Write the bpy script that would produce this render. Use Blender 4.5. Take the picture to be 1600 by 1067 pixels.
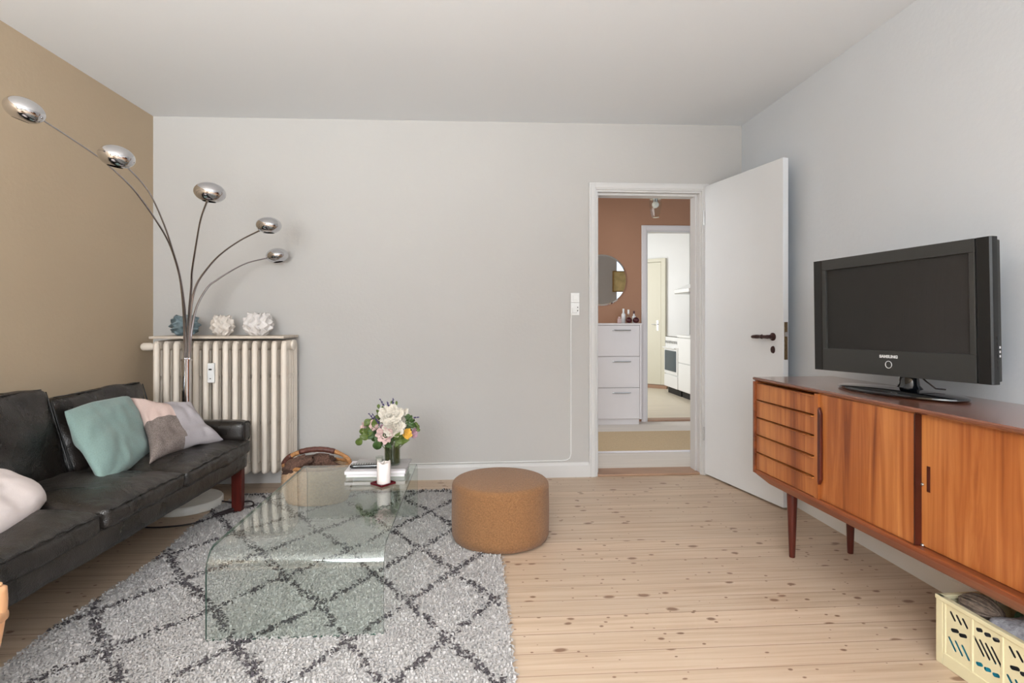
import bpy, bmesh, math, random
from mathutils import Vector, Matrix, noise
PI=math.pi; R=math.radians
random.seed(7)
for o in list(bpy.data.objects): bpy.data.objects.remove(o)
S=bpy.context.scene; C=S.collection

# ---------------------------------------------------------------- camera
cam_d=bpy.data.cameras.new('camera'); cam=bpy.data.objects.new('camera',cam_d); C.objects.link(cam)
cam.location=(0,0,1.13); cam.rotation_euler=(R(90),0,-math.atan(59/890))
cam_d.sensor_width=36; cam_d.lens=890/1600*36; cam_d.shift_y=-36.5/1600
cam_d.clip_start=.02; cam_d.clip_end=60
S.camera=cam
# ---------------------------------------------------------------- world, light, exposure
w=bpy.data.worlds.new('world'); S.world=w; w.use_nodes=True
w.node_tree.nodes['Background'].inputs[0].default_value=(.75,.87,1,1)
w.node_tree.nodes['Background'].inputs[1].default_value=2.0
def area(name,loc,rot,sx,sy,power,col):
    l=bpy.data.lights.new(name,'AREA'); l.shape='RECTANGLE'; l.size=sx; l.size_y=sy; l.energy=power; l.color=col
    o=bpy.data.objects.new(name,l); C.objects.link(o); o.location=loc; o.rotation_euler=rot; return o
area('window_daylight',(-.85,-2.25,1.75),(R(40),0,R(14)),1.5,1.6,172,(.96,.98,1)).data.spread=R(135)
area('window_daylight',(1.05,-2.25,1.75),(R(40),0,R(20)),1.2,1.6,60,(.92,.96,1)).data.spread=R(135)
area('ceiling_fill',(-.85,-2.40,1.35),(R(142),0,R(8)),1.6,1.5,340,(.985,.985,.98)).data.spread=R(110)  # this and the next are added lamps, tilted up to brighten the ceiling
area('ceiling_fill',(1.05,-2.40,1.35),(R(142),0,R(14)),1.3,1.5,130,(.90,.955,1)).data.spread=R(110)
area('kitchen_daylight',(.72,8.0,1.55),(0,R(-90),0),1.4,1.3,40,(1,.99,.97))
area('hall_daylight',(-.42,5.1,1.7),(0,R(-90),0),1.2,1.0,20,(1,.97,.93))
S.view_settings.view_transform='Standard'; S.view_settings.look='None'
S.view_settings.exposure=-0.12; S.view_settings.gamma=1; S.view_settings.use_curve_mapping=False

# ---------------------------------------------------------------- materials
def lin(r,g,b): return tuple(((c/255+.055)/1.055)**2.4 if c>10 else c/255/12.92 for c in (r,g,b))+(1,)
class NT:
    def __init__(s,name):
        s.m=bpy.data.materials.new(name); s.m.use_nodes=True; s.t=s.m.node_tree; s.b=s.t.nodes['Principled BSDF']
    def n(s,typ,**kw):
        x=s.t.nodes.new(typ)
        for k,v in kw.items():
            if k.startswith('i_'): 
                key=k[2:].replace('_',' '); x.inputs[int(key) if key.isdigit() else key].default_value=v
            else: setattr(x,k,v)
        return x
    def l(s,a,b): s.t.links.new(a,b)
    def ramp(s,fac,stops):
        r=s.n('ShaderNodeValToRGB'); e=r.color_ramp.elements
        while len(e)<len(stops): e.new(.5)
        for k,(p,c) in enumerate(stops): e[k].position=p; e[k].color=c
        s.l(fac,r.inputs[0]); return r.outputs[0]
    def coord(s,scale=(1,1,1),gen='Object'):
        t=s.n('ShaderNodeTexCoord'); m=s.n('ShaderNodeMapping'); m.inputs['Scale'].default_value=scale
        s.l(t.outputs[gen],m.inputs[0]); return m.outputs[0]
    def bump(s,h,strength,dist=.01):
        b=s.n('ShaderNodeBump'); b.inputs['Strength'].default_value=strength; b.inputs['Distance'].default_value=dist
        s.l(h,b.inputs['Height']); s.l(b.outputs[0],s.b.inputs['Normal'])
def mat(name,col,rough=.5,metal=0,noise_amt=0,nscale=30,bump=0,bscale=80,spec=.5,coat=0,sheen=0,nstretch=(1,1,1),trans=0,ior=1.45,bdist=.01):
    t=NT(name); b=t.b
    b.inputs['Base Color'].default_value=col; b.inputs['Roughness'].default_value=rough; b.inputs['Metallic'].default_value=metal
    b.inputs['Specular IOR Level'].default_value=spec; b.inputs['Coat Weight'].default_value=coat; b.inputs['Sheen Weight'].default_value=sheen
    b.inputs['Transmission Weight'].default_value=trans; b.inputs['IOR'].default_value=ior
    if noise_amt or bump: co=t.coord(nstretch)
    if noise_amt:
        nz=t.n('ShaderNodeTexNoise'); nz.inputs['Scale'].default_value=nscale; nz.inputs['Detail'].default_value=4; t.l(co,nz.inputs[0])
        d=tuple(c*(1-noise_amt) for c in col[:3])+(1,); u=tuple(min(1,c*(1+noise_amt)) for c in col[:3])+(1,)
        t.l(t.ramp(nz.outputs[0],[(.3,d),(.7,u)]),b.inputs['Base Color'])
    if bump:
        nb=t.n('ShaderNodeTexNoise'); nb.inputs['Scale'].default_value=bscale; nb.inputs['Detail'].default_value=3; t.l(co,nb.inputs[0])
        t.bump(nb.outputs[0],bump,bdist)
    return t.m
M={}
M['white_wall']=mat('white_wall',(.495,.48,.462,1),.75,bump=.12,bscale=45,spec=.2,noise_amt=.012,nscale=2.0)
M['wall_right']=mat('white_wall_cooled',(.70,.735,.775,1),.75,bump=.1,bscale=45,spec=.2,noise_amt=.012,nscale=2.0)  # white wall paint tinted cool to offset warm light off the floor
M['ceiling']=mat('ceiling_paint',(.79,.81,.83,1),.85,bump=.05,bscale=30,spec=.1)
M['tan']=mat('tan_wall',(.48,.375,.262,1),.7,bump=.1,bscale=45,spec=.25,noise_amt=.02,nscale=1.5)
M['terracotta']=mat('terracotta_wall',(.39,.21,.13,1),.7,bump=.08,bscale=45,spec=.25,noise_amt=.03,nscale=2)
M['trim']=mat('trim_paint',(.62,.61,.60,1),.4,noise_amt=.01,nscale=3)
M['door']=mat('door_paint',(.72,.735,.75,1),.38,noise_amt=.012,nscale=3,bump=.04,bscale=20)
M['cream']=mat('cream_paint',(.72,.69,.56,1),.5,noise_amt=.01,nscale=3)
M['kitchen_white']=mat('kitchen_white',(.82,.82,.80,1),.35,noise_amt=.01,nscale=3)
M['laminate']=mat('white_laminate',(.72,.67,.655,1),.42,noise_amt=.015,nscale=4)
M['chrome']=mat('chrome',(.64,.64,.66,1),.04,1,noise_amt=.02,nscale=20)
M['chrome_tube']=mat('chrome_tube',(.42,.39,.40,1),.12,1,noise_amt=.05,nscale=20)
M['steel']=mat('brushed_steel',(.48,.48,.48,1),.3,1,noise_amt=.05,nscale=50)
M['bronze']=mat('dark_bronze',(.06,.03,.028,1),.3,.6,noise_amt=.2,nscale=60)
M['brass']=mat('aged_brass',(.20,.14,.075,1),.4,.9,noise_amt=.25,nscale=80)
M['marble']=mat('white_marble',(.75,.73,.69,1),.3,noise_amt=.08,nscale=9)
M['black_plastic']=mat('black_plastic',(.012,.012,.012,1),.28,noise_amt=.05,nscale=30)
M['gloss_black']=mat('gloss_black',(.004,.005,.007,1),.04,noise_amt=.05,nscale=30,coat=1)
M['tv_bezel']=mat('tv_bezel',(.036,.036,.034,1),.45,noise_amt=.03,nscale=20)
M['tv_bezel_dark']=mat('tv_bezel_dark',(.010,.010,.010,1),.35,noise_amt=.03,nscale=20)
M['tv_screen']=mat('tv_screen',(.105,.096,.093,1),.5,noise_amt=.03,nscale=8,spec=.3)
M['silver_print']=mat('silver_print',(.7,.7,.7,1),.4,noise_amt=.02)
M['rad']=mat('radiator_enamel',(.80,.715,.62,1),.42,noise_amt=.02,nscale=8,bump=.06,bscale=120)
M['shelf_stone']=mat('travertine',(.58,.50,.42,1),.5,noise_amt=.12,nscale=16,nstretch=(.4,2,2))
M['plastic_white']=mat('white_plastic',(.8,.8,.79,1),.35,noise_amt=.01)
M['red_wood']=mat('red_stained_wood',(.075,.009,.006,1),.35,noise_amt=.3,nscale=18,nstretch=(6,6,.5))
M['leg_wood']=mat('dark_leg_wood',(.085,.016,.010,1),.3,noise_amt=.3,nscale=18,nstretch=(6,6,.5))
M['otto']=mat('boucle_fabric',(.26,.13,.058,1),.95,noise_amt=.22,nscale=160,bump=.8,bscale=230,spec=.1,sheen=.15,bdist=.004)
M['teal']=mat('teal_wool',(.20,.285,.262,1),.9,noise_amt=.10,nscale=200,bump=.3,bscale=300,spec=.1,sheen=.2,bdist=.003)
M['pink']=mat('dusty_pink_cloth',(.60,.46,.415,1),.9,noise_amt=.05,nscale=200,bump=.25,bscale=300,spec=.1,bdist=.003)
M['taupe']=mat('taupe_tweed',(.20,.165,.15,1),.95,noise_amt=.5,nscale=260,bump=.4,bscale=300,spec=.1,bdist=.003)
M['lilac']=mat('lilac_grey_cloth',(.40,.37,.385,1),.9,noise_amt=.05,nscale=200,bump=.25,bscale=300,spec=.1,bdist=.003)
M['blush']=mat('blush_white_cloth',(.70,.62,.60,1),.9,noise_amt=.03,nscale=20,bump=.2,bscale=250,spec=.1,bdist=.003)
M['candle']=mat('candle_wax',(.80,.73,.70,1),.5,noise_amt=.03,nscale=40)
M['tray']=mat('dark_red_lacquer',(.09,.008,.012,1),.25,noise_amt=.1)
M['wicker']=mat('wicker_orange',(.42,.20,.075,1),.6,noise_amt=.35,nscale=90,bump=.5,bscale=150,bdist=.005)
M['wicker_pale']=mat('wicker_pale',(.56,.37,.23,1),.65,noise_amt=.2,nscale=90,bump=.5,bscale=150,bdist=.005)
M['brown_leather']=mat('brown_leather',(.10,.035,.025,1),.4,noise_amt=.3,nscale=60,bump=.3,bscale=90)
M['brown_wool']=mat('brown_wool',(.13,.07,.05,1),.95,noise_amt=.5,nscale=120,bump=.8,bscale=160)
M['petal_white']=mat('white_petal',(.66,.61,.53,1),.7,noise_amt=.05,nscale=60,spec=.2)
M['petal_pink']=mat('pink_petal',(.60,.43,.41,1),.7,noise_amt=.1,nscale=60,spec=.2)
M['petal_mauve']=mat('mauve_petal',(.46,.28,.33,1),.7,noise_amt=.1,nscale=60,spec=.2)
M['petal_yellow']=mat('yellow_petal',(.72,.43,.08,1),.7,noise_amt=.15,nscale=60,spec=.2)
M['lavender']=mat('lavender_bud',(.07,.05,.14,1),.8,noise_amt=.3,nscale=90,spec=.2)
M['leaf']=mat('leaf_green',(.085,.125,.022,1),.5,noise_amt=.35,nscale=50)
M['leaf_dark']=mat('leaf_dark_green',(.035,.075,.015,1),.5,noise_amt=.35,nscale=50)
M['stem']=mat('stem_green',(.13,.16,.05,1),.6,noise_amt=.2,nscale=50)
M['crate']=mat('cream_yellow_plastic',(.74,.68,.45,1),.4,noise_amt=.015,nscale=10)
M['coir']=mat('coir_mat',(.58,.44,.27,1),.95,noise_amt=.12,nscale=150,bump=.6,bscale=200,bdist=.004)
M['pale_board']=mat('pale_floorboard',(.70,.64,.57,1),.5,noise_amt=.06,nscale=6,nstretch=(.3,4,1))
M['kitchen_floor']=mat('kitchen_floor',(.66,.59,.47,1),.45,noise_amt=.06,nscale=5,nstretch=(.3,4,1))
M['threshold']=mat('threshold_oak',(.38,.23,.15,1),.5,noise_amt=.15,nscale=14,nstretch=(.3,4,1))
M['oven_glass']=mat('oven_glass',(.03,.055,.08,1),.08,noise_amt=.2,nscale=6,nstretch=(1,1,6))
M['mirror']=mat('mirror_silver',(.86,.87,.86,1),.01,1,noise_amt=.003)
M['gold']=mat('gilt_frame',(.33,.20,.06,1),.4,.6,noise_amt=.3,nscale=60)
M['ochre_art']=mat('ochre_print',(.66,.54,.26,1),.6,noise_amt=.18,nscale=14)
M['blue_ceramic']=mat('blue_grey_ceramic',(.13,.18,.20,1),.4,noise_amt=.3,nscale=40,bump=.2,bscale=60)
M['cream_ceramic']=mat('cream_ceramic',(.68,.62,.56,1),.55,noise_amt=.08,nscale=40,bump=.2,bscale=60)
M['white_ceramic']=mat('white_ceramic',(.70,.66,.635,1),.55,noise_amt=.06,nscale=40,bump=.2,bscale=60)
M['paper_white']=mat('page_white',(.76,.72,.74,1),.6,noise_amt=.03,nscale=40,nstretch=(1,1,20))
M['book_green']=mat('pale_green_cover',(.50,.53,.47,1),.5,noise_amt=.04)
M['book_grey']=mat('grey_cover',(.36,.34,.34,1),.3,noise_amt=.25,nscale=9)
M['cable_black']=mat('black_cable',(.02,.012,.014,1),.5,noise_amt=.05)
M['birch']=mat('light_oiled_wood',(.60,.33,.17,1),.4,noise_amt=.12,nscale=14,nstretch=(5,5,.5))
M['blue_pack']=mat('bright_blue_plastic',(.03,.36,.52,1),.35,noise_amt=.35,nscale=22)
M['grey_cloth']=mat('heather_grey_cloth',(.30,.31,.35,1),.9,noise_amt=.3,nscale=70,bump=.5,bscale=90)
M['twine']=mat('taupe_yarn',(.20,.155,.125,1),.9,noise_amt=.3,nscale=70,bump=.4,bscale=200)
M['charcoal_cloth']=mat('charcoal_cloth',(.035,.035,.04,1),.9,noise_amt=.4,nscale=50)
M['green_cloth']=mat('dark_green_cloth',(.04,.09,.05,1),.9,noise_amt=.3,nscale=70)
M['dark_red']=mat('dark_red_gloss',(.07,.01,.012,1),.2,noise_amt=.2)
M['black_matte']=mat('black_matte',(.01,.01,.011,1),.6,noise_amt=.05)
M['window_frame']=mat('window_frame_white',(.8,.8,.79,1),.4,noise_amt=.01)
M['bulb']=mat('frosted_bulb',(.8,.78,.72,1),.3,noise_amt=.01)
M['seat_cloth']=mat('beige_chair_cloth',(.45,.36,.27,1),.9,noise_amt=.1,nscale=120,bump=.3,bscale=200)

def glass_mat(name,tint,tr,ior=1.5,extra=0.0):
    t=NT(name); t.t.nodes.remove(t.b)
    out=[n for n in t.t.nodes if n.type=='OUTPUT_MATERIAL'][0]
    tp=t.n('ShaderNodeBsdfTransparent'); gl=t.n('ShaderNodeBsdfGlossy'); gl.inputs['Roughness'].default_value=0.005
    gl.inputs['Color'].default_value=(.95,.97,.96,1)
    nz=t.n('ShaderNodeTexNoise'); nz.inputs['Scale'].default_value=4; t.l(t.coord(),nz.inputs[0])
    a=tuple(c*.985 for c in tint[:3])+(1,)
    t.l(t.ramp(nz.outputs[0],[(.4,a),(.6,tint)]),tp.inputs[0])
    # thin sheet reflectance (Schlick) that is the same from both faces
    ge=t.n('ShaderNodeNewGeometry'); dt=t.n('ShaderNodeVectorMath'); dt.operation='DOT_PRODUCT'; t.l(ge.outputs['Normal'],dt.inputs[0]); t.l(ge.outputs['Incoming'],dt.inputs[1])
    def mth(op,a,b):
        m=t.n('ShaderNodeMath'); m.operation=op
        for k,v in ((0,a),(1,b)):
            if v is None: continue
            if isinstance(v,(int,float)): m.inputs[k].default_value=v
            else: t.l(v,m.inputs[k])
        return m.outputs[0]
    c_=mth('ABSOLUTE',dt.outputs['Value'],None); p_=mth('POWER',mth('SUBTRACT',1.0,c_),4.6)
    f_=mth('ADD',mth('MULTIPLY',p_,.93),.04+extra)
    mx=t.n('ShaderNodeMixShader'); t.l(f_,mx.inputs[0])
    t.l(tp.outputs[0],mx.inputs[1]); t.l(gl.outputs[0],mx.inputs[2]); t.l(mx.outputs[0],out.inputs[0])
    return t.m
M['table_glass']=glass_mat('green_tinted_glass',(.945,.975,.958,1),1)
M['clear_glass']=glass_mat('clear_glass',(.93,.95,.93,1),1)
M['vase_glass']=glass_mat('green_water_glass',(.42,.46,.30,1),1)
M['window_glass']=glass_mat('window_glass',(.97,.98,.98,1),1)
M['glass_edge']=mat('glass_edge',(.05,.11,.09,1),.15,noise_amt=.05)

def floor_mat():
    t=NT('pine_floorboards'); b=t.b
    tc=t.n('ShaderNodeTexCoord'); sp=t.n('ShaderNodeSeparateXYZ'); t.l(tc.outputs['Object'],sp.inputs[0])
    def math_(op,a,bv=None,clamp=False):
        m=t.n('ShaderNodeMath'); m.operation=op; m.use_clamp=clamp
        for k,v in ((0,a),(1,bv)):
            if v is None: continue
            if isinstance(v,(int,float)): m.inputs[k].default_value=v
            else: t.l(v,m.inputs[k])
        return m.outputs[0]
    W=.118
    q=math_('DIVIDE',math_('ADD',sp.outputs[1],-2.378+W*40),W)
    idx=math_('FLOOR',q); fr=math_('FRACT',q)
    wn=t.n('ShaderNodeTexWhiteNoise'); wn.noise_dimensions='1D'; t.l(idx,wn.inputs['W'])
    # x shifted per board so the grain differs
    cx=t.n('ShaderNodeCombineXYZ'); t.l(math_('ADD',sp.outputs[0],math_('MULTIPLY',wn.outputs[0],37.0)),cx.inputs[0]); t.l(sp.outputs[1],cx.inputs[1]); t.l(idx,cx.inputs[2])
    def mapn(scale,src=cx.outputs[0]):
        m=t.n('ShaderNodeMapping'); m.inputs['Scale'].default_value=scale; t.l(src,m.inputs[0]); return m.outputs[0]
    g=t.n('ShaderNodeTexNoise'); g.inputs['Scale'].default_value=1; g.inputs['Detail'].default_value=5; g.inputs['Distortion'].default_value=.6; t.l(mapn((1.6,42,1)),g.inputs[0])
    base=t.ramp(g.outputs[0],[(.25,lin(180,154,129)),(.5,lin(198,174,150)),(.75,lin(208,187,165))])
    hs=t.n('ShaderNodeHueSaturation'); t.l(base,hs.inputs['Color']); t.l(math_('ADD',math_('MULTIPLY',wn.outputs[0],.14),.93),hs.inputs['Value'])
    # knots
    def knots(sc,off,r0,thr,seed):
        mp=t.n('ShaderNodeMapping'); mp.inputs['Scale'].default_value=sc; mp.inputs['Location'].default_value=off; t.l(cx.outputs[0],mp.inputs[0])
        ds=t.n('ShaderNodeTexNoise'); ds.inputs['Scale'].default_value=14; ds.inputs['Detail'].default_value=1; t.l(cx.outputs[0],ds.inputs[0])
        v2=t.n('ShaderNodeVectorMath'); v2.operation='MULTIPLY_ADD'; t.l(ds.outputs['Color'],v2.inputs[0]); v2.inputs[1].default_value=(.10,.10,0); t.l(mp.outputs[0],v2.inputs[2])
        v=t.n('ShaderNodeTexVoronoi'); v.voronoi_dimensions='2D'; v.inputs['Scale'].default_value=1; v.inputs['Randomness'].default_value=.9; t.l(v2.outputs[0],v.inputs['Vector'])
        sc_=t.n('ShaderNodeSeparateColor'); t.l(v.outputs['Color'],sc_.inputs[0])
        rad=math_('MULTIPLY',sc_.outputs[seed],r0)
        keep=math_('GREATER_THAN',sc_.outputs[(seed+1)%3],thr)
        k=math_('SUBTRACT',1.0,math_('DIVIDE',v.outputs['Distance'],math_('ADD',rad,.001)),True)
        return math_('MULTIPLY',math_('MULTIPLY',k,2.2,True),keep)
    k1=knots((5.6,8.47,1),(0,0,0),.12,.42,0)
    k2=knots((4.2,8.47,1),(3.3,.5,0),.13,.6,1)
    k3=knots((12,17,1),(1.3,.2,0),.12,.6,2)
    k=math_('MAXIMUM',math_('MAXIMUM',k1,k2),k3)
    mx=t.n('ShaderNodeMixRGB'); t.l(math_('MULTIPLY',k,.80),mx.inputs[0]); t.l(hs.outputs[0],mx.inputs[1]); mx.inputs[2].default_value=lin(112,76,54)
    # streaks
    st=t.n('ShaderNodeTexNoise'); st.inputs['Scale'].default_value=1; st.inputs['Detail'].default_value=3; t.l(mapn((3,90,1)),st.inputs[0])
    sf=math_('MULTIPLY',math_('SUBTRACT',st.outputs[0],.62,True),2.2,True)
    mx2=t.n('ShaderNodeMixRGB'); t.l(sf,mx2.inputs[0]); t.l(mx.outputs[0],mx2.inputs[1]); mx2.inputs[2].default_value=lin(160,122,92)
    # joints
    j=math_('MINIMUM',fr,math_('SUBTRACT',1.0,fr)); jm=math_('LESS_THAN',j,.013)
    jn=math_('MULTIPLY',jm,math_('ADD',math_('MULTIPLY',wn.outputs[0],.4),.5))
    mx3=t.n('ShaderNodeMixRGB'); t.l(jn,mx3.inputs[0]); t.l(mx2.outputs[0],mx3.inputs[1]); mx3.inputs[2].default_value=lin(120,88,66)
    t.l(mx3.outputs[0],b.inputs['Base Color']); b.inputs['Roughness'].default_value=.42; b.inputs['Specular IOR Level'].default_value=.35
    hgt=math_('SUBTRACT',math_('MULTIPLY',g.outputs[0],.15),jm); t.bump(hgt,.25,.003)
    return t.m
M['floor']=floor_mat()

def teak(name,stretch,dark=lin(120,62,30),mid=lin(168,96,48),light=lin(196,128,70),rough=.33,coat=.15):
    t=NT(name); b=t.b; co=t.coord(stretch)
    n1=t.n('ShaderNodeTexNoise'); n1.inputs['Scale'].default_value=1; n1.inputs['Detail'].default_value=6; n1.inputs['Distortion'].default_value=1.2; n1.inputs['Roughness'].default_value=.6; t.l(co,n1.inputs[0])
    n2=t.n('ShaderNodeTexNoise'); n2.inputs['Scale'].default_value=.25; n2.inputs['Detail'].default_value=2; t.l(co,n2.inputs[0])
    mm=t.n('ShaderNodeMath'); mm.operation='MULTIPLY_ADD'; t.l(n2.outputs[0],mm.inputs[0]); mm.inputs[1].default_value=.45; 
    m2=t.n('ShaderNodeMath'); m2.operation='MULTIPLY'; t.l(n1.outputs[0],m2.inputs[0]); m2.inputs[1].default_value=.6; t.l(m2.outputs[0],mm.inputs[2])
    t.l(t.ramp(mm.outputs[0],[(.38,dark),(.52,mid),(.68,light)]),b.inputs['Base Color'])
    b.inputs['Roughness'].default_value=rough; b.inputs['Specular IOR Level'].default_value=.4
    b.inputs['Coat Weight'].default_value=coat; b.inputs['Coat Roughness'].default_value=.18
    return t.m
M['teak_v']=teak('teak_vertical',(15,15,.9),dark=lin(112,54,24),mid=lin(164,94,46),light=lin(200,132,74))
M['teak_h']=teak('teak_horizontal',(12,1.2,12),dark=lin(96,46,26),mid=lin(140,74,40),light=lin(164,94,54))
M['teak_top']=teak('teak_top',(12,1.2,12),dark=lin(84,46,34),mid=lin(118,70,52),light=lin(140,86,62),rough=.25,coat=1.0)
M['teak_dark']=teak('teak_dark',(6,6,2),dark=lin(40,14,10),mid=lin(66,24,16),light=lin(92,36,22))

def leather(name,c0,c1,rough=.33):
    t=NT(name); b=t.b; co=t.coord()
    n1=t.n('ShaderNodeTexNoise'); n1.inputs['Scale'].default_value=5; n1.inputs['Detail'].default_value=6; t.l(co,n1.inputs[0])
    t.l(t.ramp(n1.outputs[0],[(.35,c0),(.7,c1)]),b.inputs['Base Color'])
    v=t.n('ShaderNodeTexVoronoi'); v.inputs['Scale'].default_value=220; t.l(co,v.inputs['Vector'])
    n2=t.n('ShaderNodeTexNoise'); n2.inputs['Scale'].default_value=9; n2.inputs['Detail'].default_value=3; n2.inputs['Distortion'].default_value=1.2; t.l(co,n2.inputs[0])
    a=t.n('ShaderNodeMath'); a.operation='MULTIPLY_ADD'; t.l(n2.outputs[0],a.inputs[0]); a.inputs[1].default_value=5; t.l(v.outputs['Distance'],a.inputs[2])
    t.bump(a.outputs[0],.28,.004)
    t.l(t.ramp(n1.outputs[0],[(.3,(rough-.06,)*3+(1,)),(.7,(rough+.12,)*3+(1,))]),b.inputs['Roughness'])
    b.inputs['Specular IOR Level'].default_value=.5
    return t.m
M['leather']=leather('worn_black_leather',(.010,.0085,.0075,1),(.036,.030,.026,1),.29)
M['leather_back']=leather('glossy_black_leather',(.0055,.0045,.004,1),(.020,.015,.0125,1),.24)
M['leather_dark']=leather('black_leather_piping',(.006,.005,.005,1),(.016,.013,.012,1),.3)
M['rug_white']=mat('rug_ivory_wool',(.46,.435,.42,1),.95,noise_amt=.10,nscale=40,spec=.1,sheen=.2)
M['rug_dark']=mat('rug_charcoal_wool',(.085,.075,.080,1),.95,noise_amt=.3,nscale=60,spec=.1)

# ---------------------------------------------------------------- mesh helpers
def mesh_obj(name,verts,faces,m,parent=None,smooth=False,midx=None,bevel=0,bseg=2,sub=0,angle=None):
    me=bpy.data.meshes.new(name); me.from_pydata([tuple(v) for v in verts],[],faces)
    ms=m if isinstance(m,(list,tuple)) else [m]
    for x in ms: me.materials.append(M[x])
    if midx: me.polygons.foreach_set('material_index',midx)
    if smooth: me.polygons.foreach_set('use_smooth',[True]*len(me.polygons))
    me.update()
    o=bpy.data.objects.new(name,me); C.objects.link(o)
    if parent: o.parent=parent
    if bevel:
        b=o.modifiers.new('bevel','BEVEL'); b.width=bevel; b.segments=bseg; b.limit_method='ANGLE'; b.angle_limit=R(40)
    if sub:
        s=o.modifiers.new('sub','SUBSURF'); s.levels=sub; s.render_levels=sub
    return o
class G:
    """collects shapes; one G becomes one mesh"""
    def __init__(s): s.v=[]; s.f=[]; s.mi=[]; s.cur=0
    def add(s,vs,fs,mi=None):
        n=len(s.v); s.v+= [Vector(v) for v in vs]; s.f+=[tuple(i+n for i in f) for f in fs]; s.mi+=[s.cur if mi is None else mi]*len(fs); return s
    def box(s,x0,x1,y0,y1,z0,z1):
        return s.add([(x0,y0,z0),(x1,y0,z0),(x1,y1,z0),(x0,y1,z0),(x0,y0,z1),(x1,y0,z1),(x1,y1,z1),(x0,y1,z1)],
            [(0,3,2,1),(4,5,6,7),(0,1,5,4),(1,2,6,5),(2,3,7,6),(3,0,4,7)])
    def lathe(s,prof,n=32,c=(0,0,0),axis='z',sx=1,sy=1):
        vs=[];fs=[]
        for r,z in prof:
            for k in range(n):
                a=2*PI*k/n; p=(r*math.cos(a)*sx,r*math.sin(a)*sy,z)
                if axis=='x': p=(p[2],p[0],p[1])
                if axis=='y': p=(p[0],p[2],p[1])
                vs.append((p[0]+c[0],p[1]+c[1],p[2]+c[2]))
        for i in range(len(prof)-1):
            for k in range(n): fs.append((i*n+k,i*n+(k+1)%n,(i+1)*n+(k+1)%n,(i+1)*n+k))
        if prof[0][0]>1e-5: fs.append(tuple(range(n))[::-1])
        if prof[-1][0]>1e-5: fs.append(tuple((len(prof)-1)*n+k for k in range(n)))
        return s.add(vs,fs)
    def tube(s,pts,r,n=10,cap=True,closed=False):
        P=[Vector(p) for p in pts]; rs=r if isinstance(r,(list,tuple)) else [r]*len(P)
        vs=[];fs=[]; up=None
        for i,p in enumerate(P):
            if closed: d=(P[(i+1)%len(P)]-P[i-1]).normalized()
            else: d=(P[min(i+1,len(P)-1)]-P[max(i-1,0)]).normalized()
            if up is None: up=Vector((0,0,1)) if abs(d.z)<.9 else Vector((1,0,0))
            a=d.cross(up).normalized(); up=a.cross(d).normalized()
            for k in range(n):
                t=2*PI*k/n; vs.append(p+(a*math.cos(t)+up*math.sin(t))*rs[i])
        m=len(P)
        for i in range(m if closed else m-1):
            j=(i+1)%m
            for k in range(n): fs.append((i*n+k,i*n+(k+1)%n,j*n+(k+1)%n,j*n+k))
        if cap and not closed: fs.append(tuple(range(n))[::-1]); fs.append(tuple((m-1)*n+k for k in range(n)))
        return s.add(vs,fs)
    def prism(s,poly,ext,axis='y'):
        """polygon in a plane extruded between ext[0], ext[1] along axis"""
        n=len(poly)
        def P(a,b,e): return {'y':(a,e,b),'x':(e,a,b),'z':(a,b,e)}[axis]
        vs=[P(a,b,ext[0]) for a,b in poly]+[P(a,b,ext[1]) for a,b in poly]
        fs=[tuple(range(n)),tuple(range(2*n-1,n-1,-1))]+[(i,i+n,(i+1)%n+n,(i+1)%n) for i in range(n)]
        return s.add(vs,fs)
    def ball(s,c,r,n=16,m=10,sc=(1,1,1),rot=None,disp=0,fr=3,seed=0):
        vs=[];fs=[]
        rx=rot or Matrix.Identity(3)
        for i in range(m+1):
            t=PI*i/m
            for k in range(n):
                a=2*PI*k/n; d=Vector((math.sin(t)*math.cos(a),math.sin(t)*math.sin(a),-math.cos(t)))
                rr=r*(1+disp*noise.noise(d*fr+Vector((seed,seed*1.7,0)))) if disp else r
                vs.append(Vector(c)+rx@Vector((d.x*sc[0]*rr,d.y*sc[1]*rr,d.z*sc[2]*rr)))
        for i in range(m):
            for k in range(n): fs.append((i*n+k,i*n+(k+1)%n,(i+1)*n+(k+1)%n,(i+1)*n+k))
        return s.add(vs,fs)
    def rbox(s,c,h,r,nx=10,ny=10,nz=6,puff=(0,0,0),wr=0,wf=6,seed=0,fn=None):
        """rounded, puffed, wrinkled cushion"""
        idx={};vs=[];fs=[]
        def vert(i,j,k):
            key=(i,j,k)
            if key in idx: return idx[key]
            def e(t): return t
            p=Vector(((2*i/nx-1)*h[0],(2*j/ny-1)*h[1],(2*k/nz-1)*h[2]))
            q=Vector((max(-h[0]+r,min(h[0]-r,p.x)),max(-h[1]+r,min(h[1]-r,p.y)),max(-h[2]+r,min(h[2]-r,p.z))))
            d=p-q
            if d.length>1e-9: p=q+d.normalized()*r*min(1,d.length/r) if (abs(d.x)>1e-9)+(abs(d.y)>1e-9)+(abs(d.z)>1e-9)==1 else q+d.normalized()*r
            u=(p.x/h[0],p.y/h[1],p.z/h[2])
            wgt=[max(0,1-u[a]**4) for a in range(3)]
            if d.length>1e-9 or True:
                p.x+=math.copysign(1,u[0])*puff[0]*wgt[1]*wgt[2]*abs(u[0])**3
                p.y+=math.copysign(1,u[1])*puff[1]*wgt[0]*wgt[2]*abs(u[1])**3
                p.z+=math.copysign(1,u[2])*puff[2]*wgt[0]*wgt[1]*abs(u[2])**3
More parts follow.
